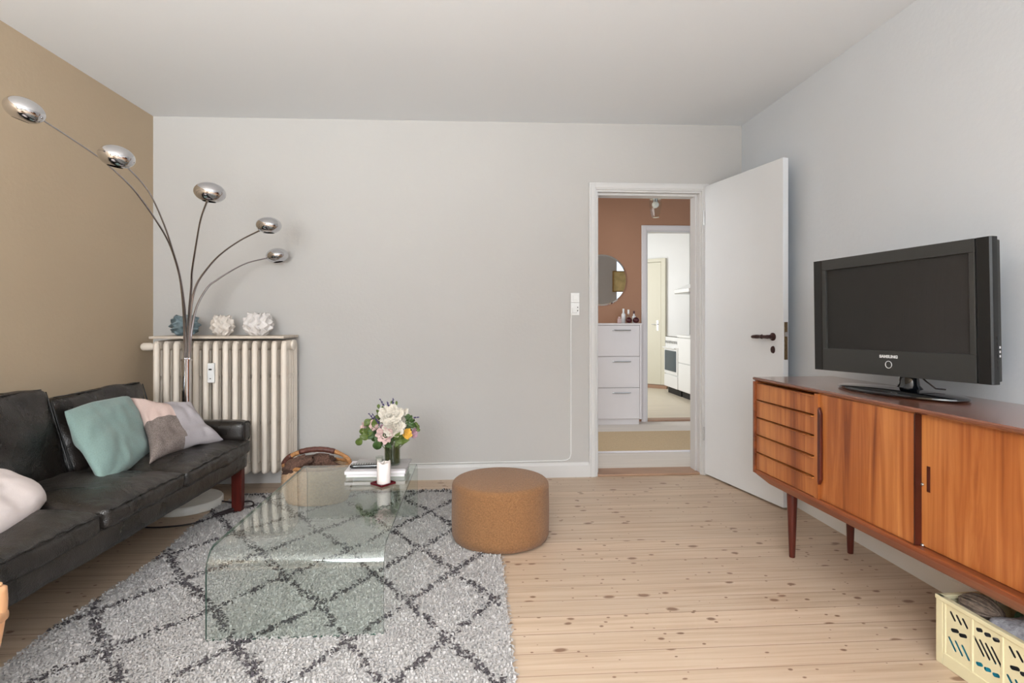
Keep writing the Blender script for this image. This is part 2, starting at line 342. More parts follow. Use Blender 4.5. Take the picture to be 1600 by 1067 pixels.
            if wr:
                q2=Vector(p)*wf+Vector((seed*3.1,seed*1.3,seed))
                p+=Vector((noise.noise(q2),noise.noise(q2+Vector((9,0,0))),noise.noise(q2+Vector((0,9,0)))))*wr
                q3=Vector(p)*wf*3.3; rdg=1-abs(noise.noise(q3+Vector((seed,0,5))))*2
                p-=d.normalized()*max(0,rdg-.75)*wr*1.2 if d.length>1e-9 else Vector((0,0,0))
            if fn: p=fn(p)
            idx[key]=len(vs); vs.append(p+Vector(c)); return idx[key]
        # use face grids
        for i in range(nx):
            for j in range(ny):
                fs.append((vert(i,j,0),vert(i,j+1,0),vert(i+1,j+1,0),vert(i+1,j,0)))
                fs.append((vert(i,j,nz),vert(i+1,j,nz),vert(i+1,j+1,nz),vert(i,j+1,nz)))
        for i in range(nx):
            for k in range(nz):
                fs.append((vert(i,0,k),vert(i+1,0,k),vert(i+1,0,k+1),vert(i,0,k+1)))
                fs.append((vert(i,ny,k),vert(i,ny,k+1),vert(i+1,ny,k+1),vert(i+1,ny,k)))
        for j in range(ny):
            for k in range(nz):
                fs.append((vert(0,j,k),vert(0,j,k+1),vert(0,j+1,k+1),vert(0,j+1,k)))
                fs.append((vert(nx,j,k),vert(nx,j+1,k),vert(nx,j+1,k+1),vert(nx,j,k+1)))
        return s.add(vs,fs)
    def obj(s,name,m,parent=None,**kw):
        mi=s.mi if any(s.mi) else None
        return mesh_obj(name,s.v,s.f,m,parent,midx=mi,**kw)
def fixn(o):
    bm=bmesh.new(); bm.from_mesh(o.data); bmesh.ops.recalc_face_normals(bm,faces=bm.faces); bm.to_mesh(o.data); bm.free(); return o
def auto(o,deg=35):
    me=o.data
    me.polygons.foreach_set('use_smooth',[True]*len(me.polygons))
    try: me.set_sharp_from_angle(angle=R(deg))
    except Exception: pass
    return o
def thing(name,label,cat,loc=(0,0,0),rz=0,group=None):
    o=bpy.data.objects.new(name,None); C.objects.link(o); o.location=loc; o.rotation_euler=(0,0,rz); o.empty_display_size=.05
    return tag(o,label,cat,group)
def tag(o,label,cat,group=None):
    o['label']=label; o['category']=cat
    if group: o['group']=group
    return o
def struct(o): o['kind']='structure'; return o
def bez(p0,p1,p2,p3,n=12):
    P=[Vector(p) for p in (p0,p1,p2,p3)]; out=[]
    for i in range(n+1):
        t=i/n; u=1-t; out.append(P[0]*u**3+P[1]*3*u*u*t+P[2]*3*u*t*t+P[3]*t**3)
    return out
def catmull(P,n=6):
    P=[Vector(p) for p in P]; Q=[P[0]*2-P[1]]+P+[P[-1]*2-P[-2]]; out=[]
    for i in range(1,len(Q)-2):
        for k in range(n):
            t=k/n; a,b,c,d=Q[i-1:i+3]
            out.append(.5*((2*b)+(c-a)*t+(2*a-5*b+4*c-d)*t*t+(3*b-a-3*c+d)*t**3))
    out.append(P[-1]); return out

# ---------------------------------------------------------------- room shell
XL,XR,YB,YF=-2.175,1.94,4.02,-1.95
def zc(x): return 2.50+.027*(x-XL)/(XR-XL)
struct(G().box(XL-.1,XR+.1,YF-.1,YB,-.08,0).obj('floor','floor'))
g=G(); a,b=XL-.1,XR+.1
g.add([(a,YF-.1,zc(a)),(b,YF-.1,zc(b)),(b,YB+.02,zc(b)),(a,YB+.02,zc(a)),(a,YF-.1,2.72),(b,YF-.1,2.72),(b,YB+.02,2.72),(a,YB+.02,2.72)],[(0,3,2,1),(4,5,6,7),(0,1,5,4),(1,2,6,5),(2,3,7,6),(3,0,4,7)])
struct(g.obj('ceiling','ceiling'))
struct(G().box(XL-.12,XL,YF,YB,0,2.60).obj('wall_left','tan'))
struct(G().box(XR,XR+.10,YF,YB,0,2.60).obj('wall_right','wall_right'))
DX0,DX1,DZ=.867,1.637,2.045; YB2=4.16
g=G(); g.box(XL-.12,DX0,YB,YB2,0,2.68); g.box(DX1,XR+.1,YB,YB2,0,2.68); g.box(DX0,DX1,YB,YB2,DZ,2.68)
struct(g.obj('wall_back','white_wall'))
# front wall (behind the camera) with two windows
WN=[(-1.6,-.1),(.45,1.65)]; wz0,wz1=.85,2.35
g=G(); xs=[XL-.12,WN[0][0],WN[0][1],WN[1][0],WN[1][1],XR+.1]
for i in (0,2,4): g.box(xs[i],xs[i+1],YF-.12,YF,0,2.68)
for i in (1,3): g.box(xs[i],xs[i+1],YF-.12,YF,0,wz0); g.box(xs[i],xs[i+1],YF-.12,YF,wz1,2.68)
struct(g.obj('wall_front','white_wall'))
for n,(x0,x1) in enumerate(WN):
    r=bpy.data.objects.new('window_%d'%(n+1),None); C.objects.link(r); r.location=((x0+x1)/2,YF-.06,wz0); struct(r)
    h=(x1-x0)/2; H_=wz1-wz0
    g=G(); g.box(-h,h,-.03,.03,0,.06); g.box(-h,h,-.03,.03,H_-.06,H_); g.box(-h,-h+.06,-.03,.03,.06,H_-.06); g.box(h-.06,h,-.03,.03,.06,H_-.06); g.box(-.035,.035,-.03,.03,.06,H_-.06); g.box(-h+.06,h-.06,-.02,.02,H_*.68,H_*.68+.04)
    g.obj('window_frame','window_frame',r)
    G().box(-h+.06,h-.06,-.004,.004,.06,H_-.06).obj('window_pane','window_glass',r)
    G().box(-h-.04,h+.04,.06,.20,-.03,-.002).obj('window_sill','trim',r,bevel=.004)
# baseboards
def bboard(name,pts,h=.105,t=.016,m='trim'):
    """moulded baseboard between two points, thickness to the left of the direction"""
    (x0,y0),(x1,y1)=pts; L=math.hypot(x1-x0,y1-y0)
    prof=[(0,0),(t,0),(t,h-.022),(t-.004,h-.016),(t-.006,h-.006),(t-.010,h),(0,h)]
    g=G().prism(prof,(0,L),'y'); o=g.obj(name,m); fixn(o)
    o.location=(x0,y0,0); o.rotation_euler=(0,0,math.atan2(y1-y0,x1-x0)-PI/2); return struct(o)
bboard('baseboard_back',((XL,YB),(.818,YB)))
bboard('baseboard_right',((XR,YB-.001),(XR,YF)),h=.095,m='kitchen_white')  # brighter paint than the other baseboards, making up for shade along this wall
bboard('baseboard_left',((XL,YF),(XL,YB)))
bboard('baseboard_back_right',((1.70,YB),(XR,YB)))
# door casing (living room side)
def casing(name,x0,x1,z,y,out,w=.052,mt='trim'):
    g=G()
    for (a,b) in ((x0-w,x0),(x1,x1+w)):
        g.box(a,b,min(y,y+out),max(y,y+out),0,z+w)
        g.box(a+.012,b-.010,min(y+out,y+out*1.35),max(y+out,y+out*1.35),0,z+w-.012)
    g.box(x0,x1,min(y,y+out),max(y,y+out),z,z+w)
    g.box(x0-.01,x1+.01,min(y+out,y+out*1.35),max(y+out,y+out*1.35),z+.010,z+w-.012)
    return struct(g.obj(name,mt,bevel=.002,bseg=1))
casing('trim_1',DX0,DX1,DZ,YB,-.016); casing('trim_7',DX0,DX1,DZ,YB2,.016)
g=G() # jamb lining with stop
g.box(DX0,DX0+.012,YB-.002,YB2+.002,0,DZ); g.box(DX1-.012,DX1,YB-.002,YB2+.002,0,DZ); g.box(DX0+.012,DX1-.012,YB-.002,YB2+.002,DZ-.012,DZ)
g.box(DX0+.012,DX0+.026,YB+.045,YB2,0,DZ-.012); g.box(DX1-.026,DX1-.012,YB+.045,YB2,0,DZ-.012); g.box(DX0+.026,DX1-.026,YB+.045,YB2,DZ-.026,DZ-.012)
struct(g.obj('trim_2','trim'))
struct(G().box(DX0+.012,DX1-.012,YB-.012,YB2+.02,0,.016).obj('trim_3','threshold',bevel=.004))

# ---------------------------------------------------------------- hall beyond the door
HX0,HX1,HY=-.5,3.4,6.12
struct(G().box(HX0-.1,HX1+.1,YB,HY+.12,-.08,-.0005).obj('floor_hall','pale_board'))
struct(G().box(HX0-.1,HX1+.1,YB2,HY+.12,2.50,2.6).obj('ceiling_hall','white_wall'))
KX0,KX1,KZ=1.88,2.66,2.086
g=G(); g.box(HX0-.1,KX0,HY,HY+.10,0,2.5); g.box(KX1,HX1+.1,HY,HY+.10,0,2.5); g.box(KX0,KX1,HY,HY+.10,KZ,2.5)
struct(g.obj('wall_hall_back','terracotta'))
g=G(); g.box(HX0-.1,HX0,YB2,4.5,0,2.5); g.box(HX0-.1,HX0,5.7,HY,0,2.5); g.box(HX0-.1,HX0,4.5,5.7,0,1.15); g.box(HX0-.1,HX0,4.5,5.7,2.25,2.5)
struct(g.obj('wall_hall_left','white_wall'))
struct(G().box(HX1,HX1+.1,YB2,HY,0,2.5).obj('wall_hall_right','terracotta'))
casing('trim_4',KX0,KX1,KZ,HY,-.014,w=.058,mt='laminate')
g=G(); g.box(KX0,KX0+.012,HY,HY+.10,0,KZ); g.box(KX1-.012,KX1,HY,HY+.1,0,KZ); g.box(KX0+.012,KX1-.012,HY,HY+.1,KZ-.012,KZ)
struct(g.obj('trim_5','trim'))
struct(G().box(KX0+.012,KX1-.012,HY-.01,HY+.12,0,.018).obj('trim_6','threshold',bevel=.003))
o=G().box(.2,2.9,4.72,5.55,.0005,.010).obj('doormat','coir',bevel=.002)
g=G().box(.2,2.9,4.712,4.722,.0005,.013); e=g.obj('binding','paper_white',o); 
tag(o,'wide sandy beige coir mat on the hall floor beyond the doorway','mat')

# ---------------------------------------------------------------- kitchen
struct(G().box(.5,3.75,HY+.12,9.75,-.08,.0).obj('floor_kitchen','kitchen_floor'))
struct(G().box(.5,3.75,HY+.10,9.75,2.5,2.6).obj('ceiling_kitchen','kitchen_white'))
struct(G().box(3.55,3.65,HY+.10,9.75,0,2.5).obj('wall_kitchen_right','kitchen_white'))
g=G(); g.box(.5,.6,HY+.10,7.3,0,2.5); g.box(.5,.6,8.8,9.75,0,2.5); g.box(.5,.6,7.3,8.8,0,.85); g.box(.5,.6,7.3,8.8,2.3,2.5)
struct(g.obj('wall_kitchen_left','kitchen_white'))
struct(G().box(.5,3.65,9.65,9.75,0,2.5).obj('wall_kitchen_back','kitchen_white'))
# angled corner wall with cream door
ang=math.atan2(8.88-9.3,3.10-2.62)
kd=bpy.data.objects.new('door_2',None); C.objects.link(kd); kd.location=(2.62,9.30,0); kd.rotation_euler=(0,0,ang); struct(kd)
w_=G().box(-.55,.95,.03,.10,0,2.5).obj('wall_kitchen_corner','kitchen_white'); w_.location=kd.location; w_.rotation_euler=kd.rotation_euler; struct(w_)
G().box(-.28,.50,-.012,.028,.06,2.03).obj('leaf','cream',kd,bevel=.003)
g=G(); g.box(.505,.575,-.02,.03,.06,2.09); g.box(-.35,.505,-.02,.03,2.035,2.09); g.box(-.36,-.285,-.02,.03,.06,2.09); g.obj('door_frame','cream',kd,bevel=.002)
g=G(); g.box(.430,.458,-.018,-.012,.93,1.09); g.tube([(.445,-.02,1.03),(.445,-.05,1.03)],.007); g.tube([(.445,-.048,1.03),(.36,-.048,1.03)],.007); auto(g.obj('door_handle','steel',kd))
G().box(-.5,.6,-.03,.03,.0,.055).obj('door_sill','threshold',kd)
# stove and base cabinets along the right
KX=2.92
st=thing('stove','white freestanding stove with dark oven window in the far kitchen','stove',(KX,8.26,0))
g=G(); g.box(.0,.60,-.29,.29,.10,.85); g.obj('body','kitchen_white',st,bevel=.006)
G().box(-.02,.0,-.28,.28,.30,.70).obj('oven_door','kitchen_white',st,bevel=.005)
G().box(-.028,-.021,-.235,.235,.35,.65).obj('oven_window','oven_glass',st)
G().box(-.02,-.001,-.28,.28,.105,.285).obj('drawer','kitchen_white',st,bevel=.005)
auto(G().tube([(-.05,-.25,.69),(-.05,.25,.69)],.009).obj('oven_handle','plastic_white',st))
for i in range(5):
    k=G().lathe([(.020,-.03),(.018,-.003)],16,(0,-.2+.1*i,.775),'x').obj('knob','steel',st)
G().box(.04,.58,-.27,.27,0,.10).obj('plinth','black_matte',st)
g=G().box(.0,.6,-.285,.285,.851,.862); g.obj('hob','gloss_black',st)
kc=thing('base_cabinet','white kitchen base cabinet with two drawer fronts nearer than the stove','cabinet',(KX,7.36,0))
G().box(0,.60,-.60,.60,.10,.855).obj('body','kitchen_white',kc)
for y0 in (-.595,.005):
    G().box(-.018,-.001,y0,y0+.59,.50,.845).obj('drawer','kitchen_white',kc,bevel=.003)
    G().box(-.018,-.001,y0,y0+.59,.11,.49).obj('drawer','kitchen_white',kc,bevel=.003)
G().box(.05,.58,-.60,.60,0,.10).obj('plinth','black_matte',kc)
o=G().box(KX-.03,3.55,6.75,7.965,.858,.89).obj('worktop','kitchen_white',bevel=.004); tag(o,'white kitchen worktop on the base cabinet','worktop')
hd=thing('range_hood','slim white extractor hood above the stove','hood',(3.10,8.1,1.50))
G().prism([(0,0),(.45,0),(.45,.14),(.12,.14),(-.10,.05),(-.10,0)],(-.30,.30),'y').obj('canopy','plastic_white',hd,bevel=.004)
G().box(-.095,.40,-.28,.28,-.012,-.001).obj('filter','steel',hd)
g=G().prism([(0,0),(.09,.06),(.04,.12),(.10,.17),(.03,.24),(0,.24),(-.03,.24),(-.10,.17),(-.04,.12),(-.09,.06)],(0,.02),'x'); o=g.obj('pot_holder','black_matte'); fixn(o); o.location=(3.15,7.35,1.02)
o.location=(3.525,7.95,1.10); tag(o,'black zigzag cut-out hanging on the white kitchen wall','wall ornament')

# ---------------------------------------------------------------- hall objects
cb=thing('shoe_cabinet','tall narrow white cabinet with three flap drawers below the round mirror','cabinet',(1.27,HY,0))
g=G(); g.box(-.50,.50,-.17,-.001,.06,1.055); g.obj('body','laminate',cb,bevel=.002)
G().box(-.51,.51,-.19,-.001,1.056,1.076).obj('top','laminate',cb,bevel=.003)
for i in range(3):
    z0=.065+i*.331
    d=G().box(-.495,.478,-.188,-.171,z0,z0+.325).obj('drawer','laminate',cb,bevel=.003)
    h=G().tube([(.19,-.187,z0+.275),(.20,-.199,z0+.275),(.37,-.199,z0+.275),(.38,-.187,z0+.275)],.007,8); 
    auto(h.obj('handle','steel',d))
G().box(.48,.50,-.186,-.171,.06,1.055).obj('side_rail','laminate',cb)
G().box(-.48,.48,-.16,-.02,0,.06).obj('plinth','laminate',cb)
mr=thing('wall_mirror','frameless round mirror on the brown hall wall','mirror',(1.385,HY-.002,1.543))
auto(G().lathe([(.0,-.012),(.262,-.012),(.279,-.004),(.279,0)],64,(0,0,0),'y').obj('glass','mirror',mr),20)
o=thing('framed_picture','gilt framed ochre picture seen reflected in the round mirror','picture',(2.115,YB2+.002,1.655))
g=G(); g.box(-.14,.14,.0,.02,-.15,-.137); g.box(-.14,.14,0,.02,.137,.15); g.box(-.14,-.127,0,.02,-.137,.137); g.box(.127,.14,0,.02,-.137,.137); g.obj('frame','gold',o,bevel=.003)
G().box(-.127,.127,0,.010,-.137,.137).obj('print','ochre_art',o)
def bottle(x,h,r,label,mb,mc,cap=.025,y=HY-.09,nm='bottle'):
    t=thing(nm,label,'bottle',(x,y,1.0765),0,'toiletries on the shoe cabinet')
    auto(G().lathe([(r,0),(r,h*.72),(r*.45,h*.85),(r*.42,h)],16).obj('body',mb,t)); auto(G().lathe([(r*.5,h),(r*.5,h+cap)],12).obj('cap',mc,t)); return t
bottle(1.600,.13,.022,'pale flat-topped toiletry bottle, leftmost of the bottles on the white cabinet','plastic_white','plastic_white')
bottle(1.655,.10,.022,'clear grey bottle with narrow white spout between two bottles','clear_glass','plastic_white',.045)
bottle(1.715,.10,.020,'white bottle with dark red cap nearest the kitchen doorway','plastic_white','dark_red',.03)
o=G().ball((0,0,.032),.032,16,10,(1,1,1)).obj('perfume_flacon','dark_red',smooth=True); o.location=(1.645,HY-.145,1.0765); tag(o,'round dark red flacon on the white cabinet, left of its twin','flacon','dark flacons')
o=G().ball((0,0,.032),.032,16,10,(1.1,1,1)).obj('perfume_flacon','dark_red',smooth=True); o.location=(1.722,HY-.145,1.0765); tag(o,'round dark red flacon nearest the cabinet right edge','flacon','dark flacons')
g=G().box(-.02,.02,-.012,.012,0,.05); g.box(-.012,.012,-.01,.01,.05,.07); o=g.obj('figurine','petal_pink',bevel=.006); o.location=(1.545,HY-.13,1.0765); tag(o,'small pinkish trinket at the left of the bottles on the cabinet','trinket')
pl=thing('ceiling_lamp','small clear glass pendant with bulb hanging in the hall','lamp',(1.682,5.2,0))
auto(G().lathe([(.05,2.499),(.05,2.47),(.012,2.46)],20).obj('canopy','plastic_white',pl))
auto(G().tube([(0,0,2.47),(0,0,2.25)],.004,8).obj('cord','steel',pl))
auto(G().lathe([(.022,2.26),(.022,2.21)],16).obj('socket','steel',pl))
auto(G().ball((0,0,2.185),.032,16,10).obj('bulb','bulb',pl))
auto(G().lathe([(.055,2.235),(.060,2.18),(.038,2.07),(.030,2.065)],6).obj('glass_shade','clear_glass',pl),20)

# ---------------------------------------------------------------- open door leaf
ax,ay=1.655,3.995
th=math.atan2(1.799-1.64,4.0-3.244) # swing from -y towards +x
dr=bpy.data.objects.new('door_1',None); C.objects.link(dr); dr.location=(ax,ay,0); dr.rotation_euler=(0,0,th-PI/2); struct(dr)
# local x runs from hinge to latch, local y = back face (wall side)
G().box(.0,.772,.0,.038,.012,2.077).obj('leaf','door',dr,bevel=.003)
LX=.69
g=G(); g.lathe([(.024,-.001),(.024,-.006),(.019,-.010),(.013,-.012),(.012,-.03)][::-1],24,(LX,0,1.018),'y'); auto(fixn(g.obj('rose','bronze',dr)),50)
g=G(); g.tube([(LX,-.02,1.018),(LX,-.052,1.018)],.011,12); g.tube([(LX+.012,-.052,1.018),(LX-.03,-.053,1.018),(LX-.034,-.053,1.018),(LX-.04,-.053,1.018),(LX-.075,-.052,1.017),(LX-.12,-.05,1.015),(LX-.13,-.05,1.014)],[.012,.010,.014,.0105,.013,.0105,.006],14); auto(g.obj('door_handle','bronze',dr))
g=G().lathe([(.017,-.001),(.015,-.007),(.0,-.008)],20,(LX,0,.940),'y'); 
for v in g.v: v.z=.940+(v.z-.940)*1.35
auto(fixn(g.obj('keyhole_plate','bronze',dr)))
g=G(); g.tube([(LX,.038,1.018),(LX,.085,1.018)],.011,12); g.tube([(LX+.012,.085,1.018),(LX-.12,.085,1.015)],[.012,.009],12); g.lathe([(.024,.039),(.024,.044),(.014,.05)],20,(LX,0,1.018),'y'); auto(g.obj('door_handle','bronze',dr))
g=G().box(.772,.7745,.008,.030,.885,1.107); g.obj('lock_plate','brass',dr)
g=G().prism([(.7745,.010),(.786,.010),(.7745,.028)],(1.022,1.048),'z'); fixn(g.obj('latch','steel',dr))
for z in (.25,1.80):
    auto(G().tube([(-.006,-.004,z),(-.006,-.004,z+.10)],.006,10).obj('hinge','steel',dr))

# ---------------------------------------------------------------- switch, socket, cable
sw=thing('light_switch','square white rocker switch on the wall above the socket','switch',(.716,YB,1.275))
G().box(-.031,.031,-.009,-.0005,-.034,.034).obj('plate','plastic_white',sw,bevel=.002); G().box(-.017,.017,-.014,-.009,-.020,.020).obj('rocker','plastic_white',sw,bevel=.002)
sk=thing('wall_socket','white wall socket with plugged-in cable below the light switch','socket',(.716,YB,1.195))
G().box(-.031,.031,-.009,-.0005,-.044,.044).obj('plate','plastic_white',sk,bevel=.002); G().box(-.022,.012,-.022,-.009,-.028,.006).obj('plug','plastic_white',sk,bevel=.003)
g=G()
for z in (.012,-.012): g.lathe([(.004,-.0105),(.004,-.009)],10,(.018,0,z),'y')
g.obj('pin_hole','black_matte',sk)
pts=[(.700,YB-.016,1.17),(.690,YB-.006,1.165),(.686,YB-.005,1.12),(.686,YB-.005,.6),(.686,YB-.005,.165),(.678,YB-.005,.135),(.655,YB-.005,.122),(.62,YB-.005,.118),(-.2,YB-.005,.114),(-1.1,YB-.005,.114)]
o=auto(G().tube(pts,.0035,8).obj('power_cable','plastic_white')); tag(o,'thin white cable running down from the socket and along the baseboard','cable')

# ---------------------------------------------------------------- radiator
rd=thing('radiator','old cream cast iron column radiator under the travertine shelf','radiator',(-2.022,3.72,0))
sec=G()
colr=.0165
def vcol(g,x,y,z0,z1,rx,ry):
    n=12; vs=[];fs=[]
    rows=[(z0-.014,.35),(z0-.004,.85),(z0+.012,1),(z1-.012,1),(z1+.004,.85),(z1+.014,.35)]
    for z,k in rows:
        for i in range(n):
            a=2*PI*i/n; vs.append((x+rx*k*math.cos(a),y+ry*k*math.sin(a),z))
    for j in range(len(rows)-1):
        for i in range(n): fs.append((j*n+i,j*n+(i+1)%n,(j+1)*n+(i+1)%n,(j+1)*n+i))
    fs.append(tuple(range(n))[::-1]); fs.append(tuple((len(rows)-1)*n+i for i in range(n)))
    g.add(vs,fs)
secs=[]
g=G(); 
vcol(g,0,.018,.15,.965,.018,.020)
for i in range(1,5): vcol(g,0,.018+i*.046,.20,.925,.014,.014)
vcol(g,0,.018+5*.043,.15,.965,.018,.018)
g.rbox((0,.125,.955),(.0175,.115,.032),.014,4,8,4); g.rbox((0,.125,.165),(.0175,.115,.032),.014,4,8,4)
g.rbox((0,.125,.45),(.012,.11,.014),.008,2,6,2); g.rbox((0,.125,.75),(.012,.11,.014),.008,2,6,2)
g.lathe([(.024,-.0305),(.026,-.024),(.026,.024),(.024,.0305)],16,(0,.125,.953),'x'); g.lathe([(.024,-.0305),(.026,-.024),(.026,.024),(.024,.0305)],16,(0,.125,.165),'x')
s0=auto(g.obj('section','rad',rd),50); s0.location=(.02,0,0)
for i in range(1,14):
    c=s0.copy(); C.objects.link(c); c.parent=rd; c.location=(.02+i*.0604,0,0)
for z in (.953,.165): auto(G().lathe([(.028,0),(.034,.006),(.034,.016),(.026,.02)],16,(.820,.125,z),'x').obj('end_plug','rad',rd))
g=G(); g.lathe([(.012,-.03),(.012,.03)],12,(-.02,.10,.945),'x'); g.lathe([(.018,-.115),(.025,-.105),(.026,-.06),(.021,-.045),(.018,-.03)],20,(0,.10,.945),'x'); auto(fixn(g.obj('valve_knob','rad',rd)))
g=G().box(-.02,.022,-.012,.006,-.062,.062); o=g.obj('heat_meter','plastic_white',rd,bevel=.004); o.location=(.368,-.012,.785)
G().box(-.010,.008,-.0135,-.0122,.018,.027).obj('meter_display','black_matte',o); G().box(-.004,.004,-.0135,-.0122,-.038,-.033).obj('meter_button','black_matte',o)
for x in (.1,.7):
    for z in (.2,.9): G().box(x-.01,x+.01,.2,.298,z,z+.03).obj('bracket','rad',rd)
auto(G().tube([(-.03,.125,.165),(-.07,.125,.165),(-.075,.125,.15),(-.075,.125,.0)],.011,12).obj('pipe','rad',rd))
sh=G().box(-2.03,-1.205,3.70,4.005,1.000,1.016).obj('radiator_shelf','shelf_stone',bevel=.003); tag(sh,'thin beige travertine shelf lying on top of the radiator','shelf')
def frill(name,label,loc,R0,H0,nf,mt,seed,open_top=.5,sx=1,amp=.24):
    nu,nv=nf*14,34; vs=[];fs=[]
    for j in range(nv+1):
        t=j/nv; z=H0*t; prof=(math.sin(PI*(.20+.62*t)))**.7*(.78+.22*math.sin(t*PI))
        for i in range(nu):
            a=2*PI*i/nu; ph=math.sin(seed+t*5)*.15
            kf=math.floor(nf*(a+ph)/(2*PI)+.5)
            lat=.16*math.sin(t*19+kf*2.1+seed)
            rid=max(0,.5+.5*math.cos(nf*(a+ph+lat*min(1,6/nf))))**3.0
            wav=.72+.28*math.sin(t*23+kf*2.9+seed)+.25*noise.noise(Vector((math.cos(a)*4,math.sin(a)*4,t*8+seed)))
            r=R0*(prof*.80+amp*rid*wav*min(1,3*t+.5))
            zz=z+ (.10*H0*rid*wav if j>nv*.7 else 0)
            vs.append((r*math.cos(a)*sx,r*math.sin(a),zz))
    for j in range(nv):
        for i in range(nu): fs.append((j*nu+i,j*nu+(i+1)%nu,(j+1)*nu+(i+1)%nu,(j+1)*nu+i))
    n=len(vs)
    for k,(sc,z) in enumerate(((.72,H0*.93),(.62,H0*.5),(.0,H0*.3))):
        base=nv*nu if k==0 else n+(k-1)*nu
        for i in range(nu):
            v=vs[nv*nu+i]; vs.append((v[0]*sc,v[1]*sc,z))
        for i in range(nu): fs.append((base+i,base+(i+1)%nu,n+k*nu+(i+1)%nu,n+k*nu+i))
    fs.append(tuple(range(nu))[::-1])
    o=mesh_obj(name,vs,fs,mt,smooth=True); o.location=loc
    return tag(o,label,'vase','frilled ceramic vases on the radiator shelf')
frill('ceramic_vase','blue-grey ruffled ceramic vase on the shelf behind the lamp pole',(-1.878,3.84,1.0165),.088,.125,6,'blue_ceramic',1.2,amp=.34)
frill('ceramic_vase','smaller cream ruffled ceramic vase in the middle of the radiator shelf',(-1.645,3.85,1.0165),.076,.125,9,'cream_ceramic',3.1)
frill('ceramic_vase','largest white ruffled ceramic vase at the right end of the shelf',(-1.418,3.85,1.0165),.098,.140,11,'white_ceramic',5.7)

# ---------------------------------------------------------------- arc lamp
lp=thing('floor_lamp','chrome arc floor lamp with five mirror globes and marble base','lamp',(-1.724,3.542,0))
L0=Vector((-1.724,3.542,0))
auto(G().lathe([(.195,.001),(.20,.006),(.20,.042),(.194,.05),(.0,.05)],64).obj('base','marble',lp),40)
auto(G().lathe([(.04,.051),(.04,.06),(.029,.066),(.0275,.07),(.0275,.872),(.031,.873),(.031,.885),(.026,.886)],28).obj('pole','chrome',lp),40)
ARMS=[
( [[-1.733, 3.542, 0.87], [-1.722, 3.511, 1.119], [-1.705, 3.444, 1.313], [-1.699, 3.389, 1.42], [-1.699, 3.297, 1.551], [-1.711, 3.184, 1.66], [-1.714, 3.0, 1.774], [-1.706, 2.817, 1.833], [-1.69, 2.681, 1.856], [-1.637, 2.428, 1.861], [-1.544, 2.157, 1.841]] , [-1.592, 2.13, 1.868],(.42,0,-.32) ),
( [[-1.725, 3.542, 0.87], [-1.711, 3.505, 1.081], [-1.686, 3.432, 1.231], [-1.652, 3.313, 1.381], [-1.619, 3.179, 1.495], [-1.572, 3.014, 1.593], [-1.5, 2.775, 1.682], [-1.443, 2.58, 1.718], [-1.38, 2.377, 1.728]] , [-1.416, 2.359, 1.77],(.2,0,-.2) ),
( [[-1.718, 3.541, 0.87], [-1.686, 3.491, 1.119], [-1.618, 3.38, 1.31], [-1.581, 3.31, 1.392], [-1.494, 3.169, 1.515], [-1.381, 2.98, 1.629], [-1.29, 2.842, 1.685]] , [-1.273, 2.84, 1.736],(.1,0,-.1) ),
( [[-1.71, 3.541, 0.87], [-1.693, 3.529, 1.157], [-1.656, 3.512, 1.317], [-1.58, 3.491, 1.424], [-1.492, 3.468, 1.508], [-1.369, 3.434, 1.584], [-1.247, 3.4, 1.636]] , [-1.191, 3.396, 1.669],(0,0,0) ),
( [[-1.706, 3.541, 0.87], [-1.702, 3.555, 1.041], [-1.69, 3.594, 1.196], [-1.648, 3.643, 1.318], [-1.605, 3.675, 1.368], [-1.544, 3.724, 1.426], [-1.464, 3.793, 1.488], [-1.367, 3.879, 1.529]] , [-1.312, 3.895, 1.548],(-.2,0,.12) )]
for pts,hc,tl in ARMS:
    P=[Vector(p)-L0 for p in pts]; P[-1]=P[-1].lerp(Vector(hc)-L0,.28); cv=catmull(P,8)
    rt=.0034 if pts[-1][1]<2.5 else .0046
    am=auto(G().tube(cv,[.0078+(rt-.0078)*min(1,1.3*k/(len(cv)-1)) for k in range(len(cv))],12).obj('arm','chrome_tube',lp),60)
    d=(Vector(hc)-Vector(pts[-1]))
    g=G().tube([P[-1]-(P[-2]-P[-1]).normalized()*0+(P[-2]-P[-1]).normalized()*.022,P[-1]],rt+.002,12); auto(g.obj('collar','chrome',am),60)
    ax=Vector((tl[0]*.9,tl[1],1)).normalized()
    rot=Vector((0,0,1)).rotation_difference(ax).to_matrix()
    rr=.062 if hc[1]<2.2 else .064 if hc[1]<2.5 else .071
    prof=[]
    for i in range(25):
        t=PI*(1-i/24*.86)   # from top to the opening
        prof.append((rr*math.sin(t)*1.0 if i else 0,-rr*.68*math.cos(t)*1.0))
    vs=G().lathe(prof[::1],40)
    # inner shell
    g=G(); g.lathe([(p[0],p[1]) for p in prof],44); 
    g.lathe([(p[0]*.95,p[1]*.95) for p in prof],44)
    for f in list(g.f):
        pass
    for v in g.v: v.xyz=rot@v+(Vector(hc)-L0)
    # drop end caps across the opening
    keep=[(f,m) for f,m in zip(g.f,g.mi) if len(f)<=4]; g.f=[k[0] for k in keep]; g.mi=[k[1] for k in keep]
    hd_=auto(fixn(g.obj('shade','chrome',lp)),60)
    g=G().ball((0,0,0),.022,14,8); 
    for v in g.v: v.xyz=rot@v+(Vector(hc)-L0)-ax*.012
    g.obj('bulb','bulb',hd_,smooth=True)
cc=lambda P:[Vector(p)-L0 for p in P]
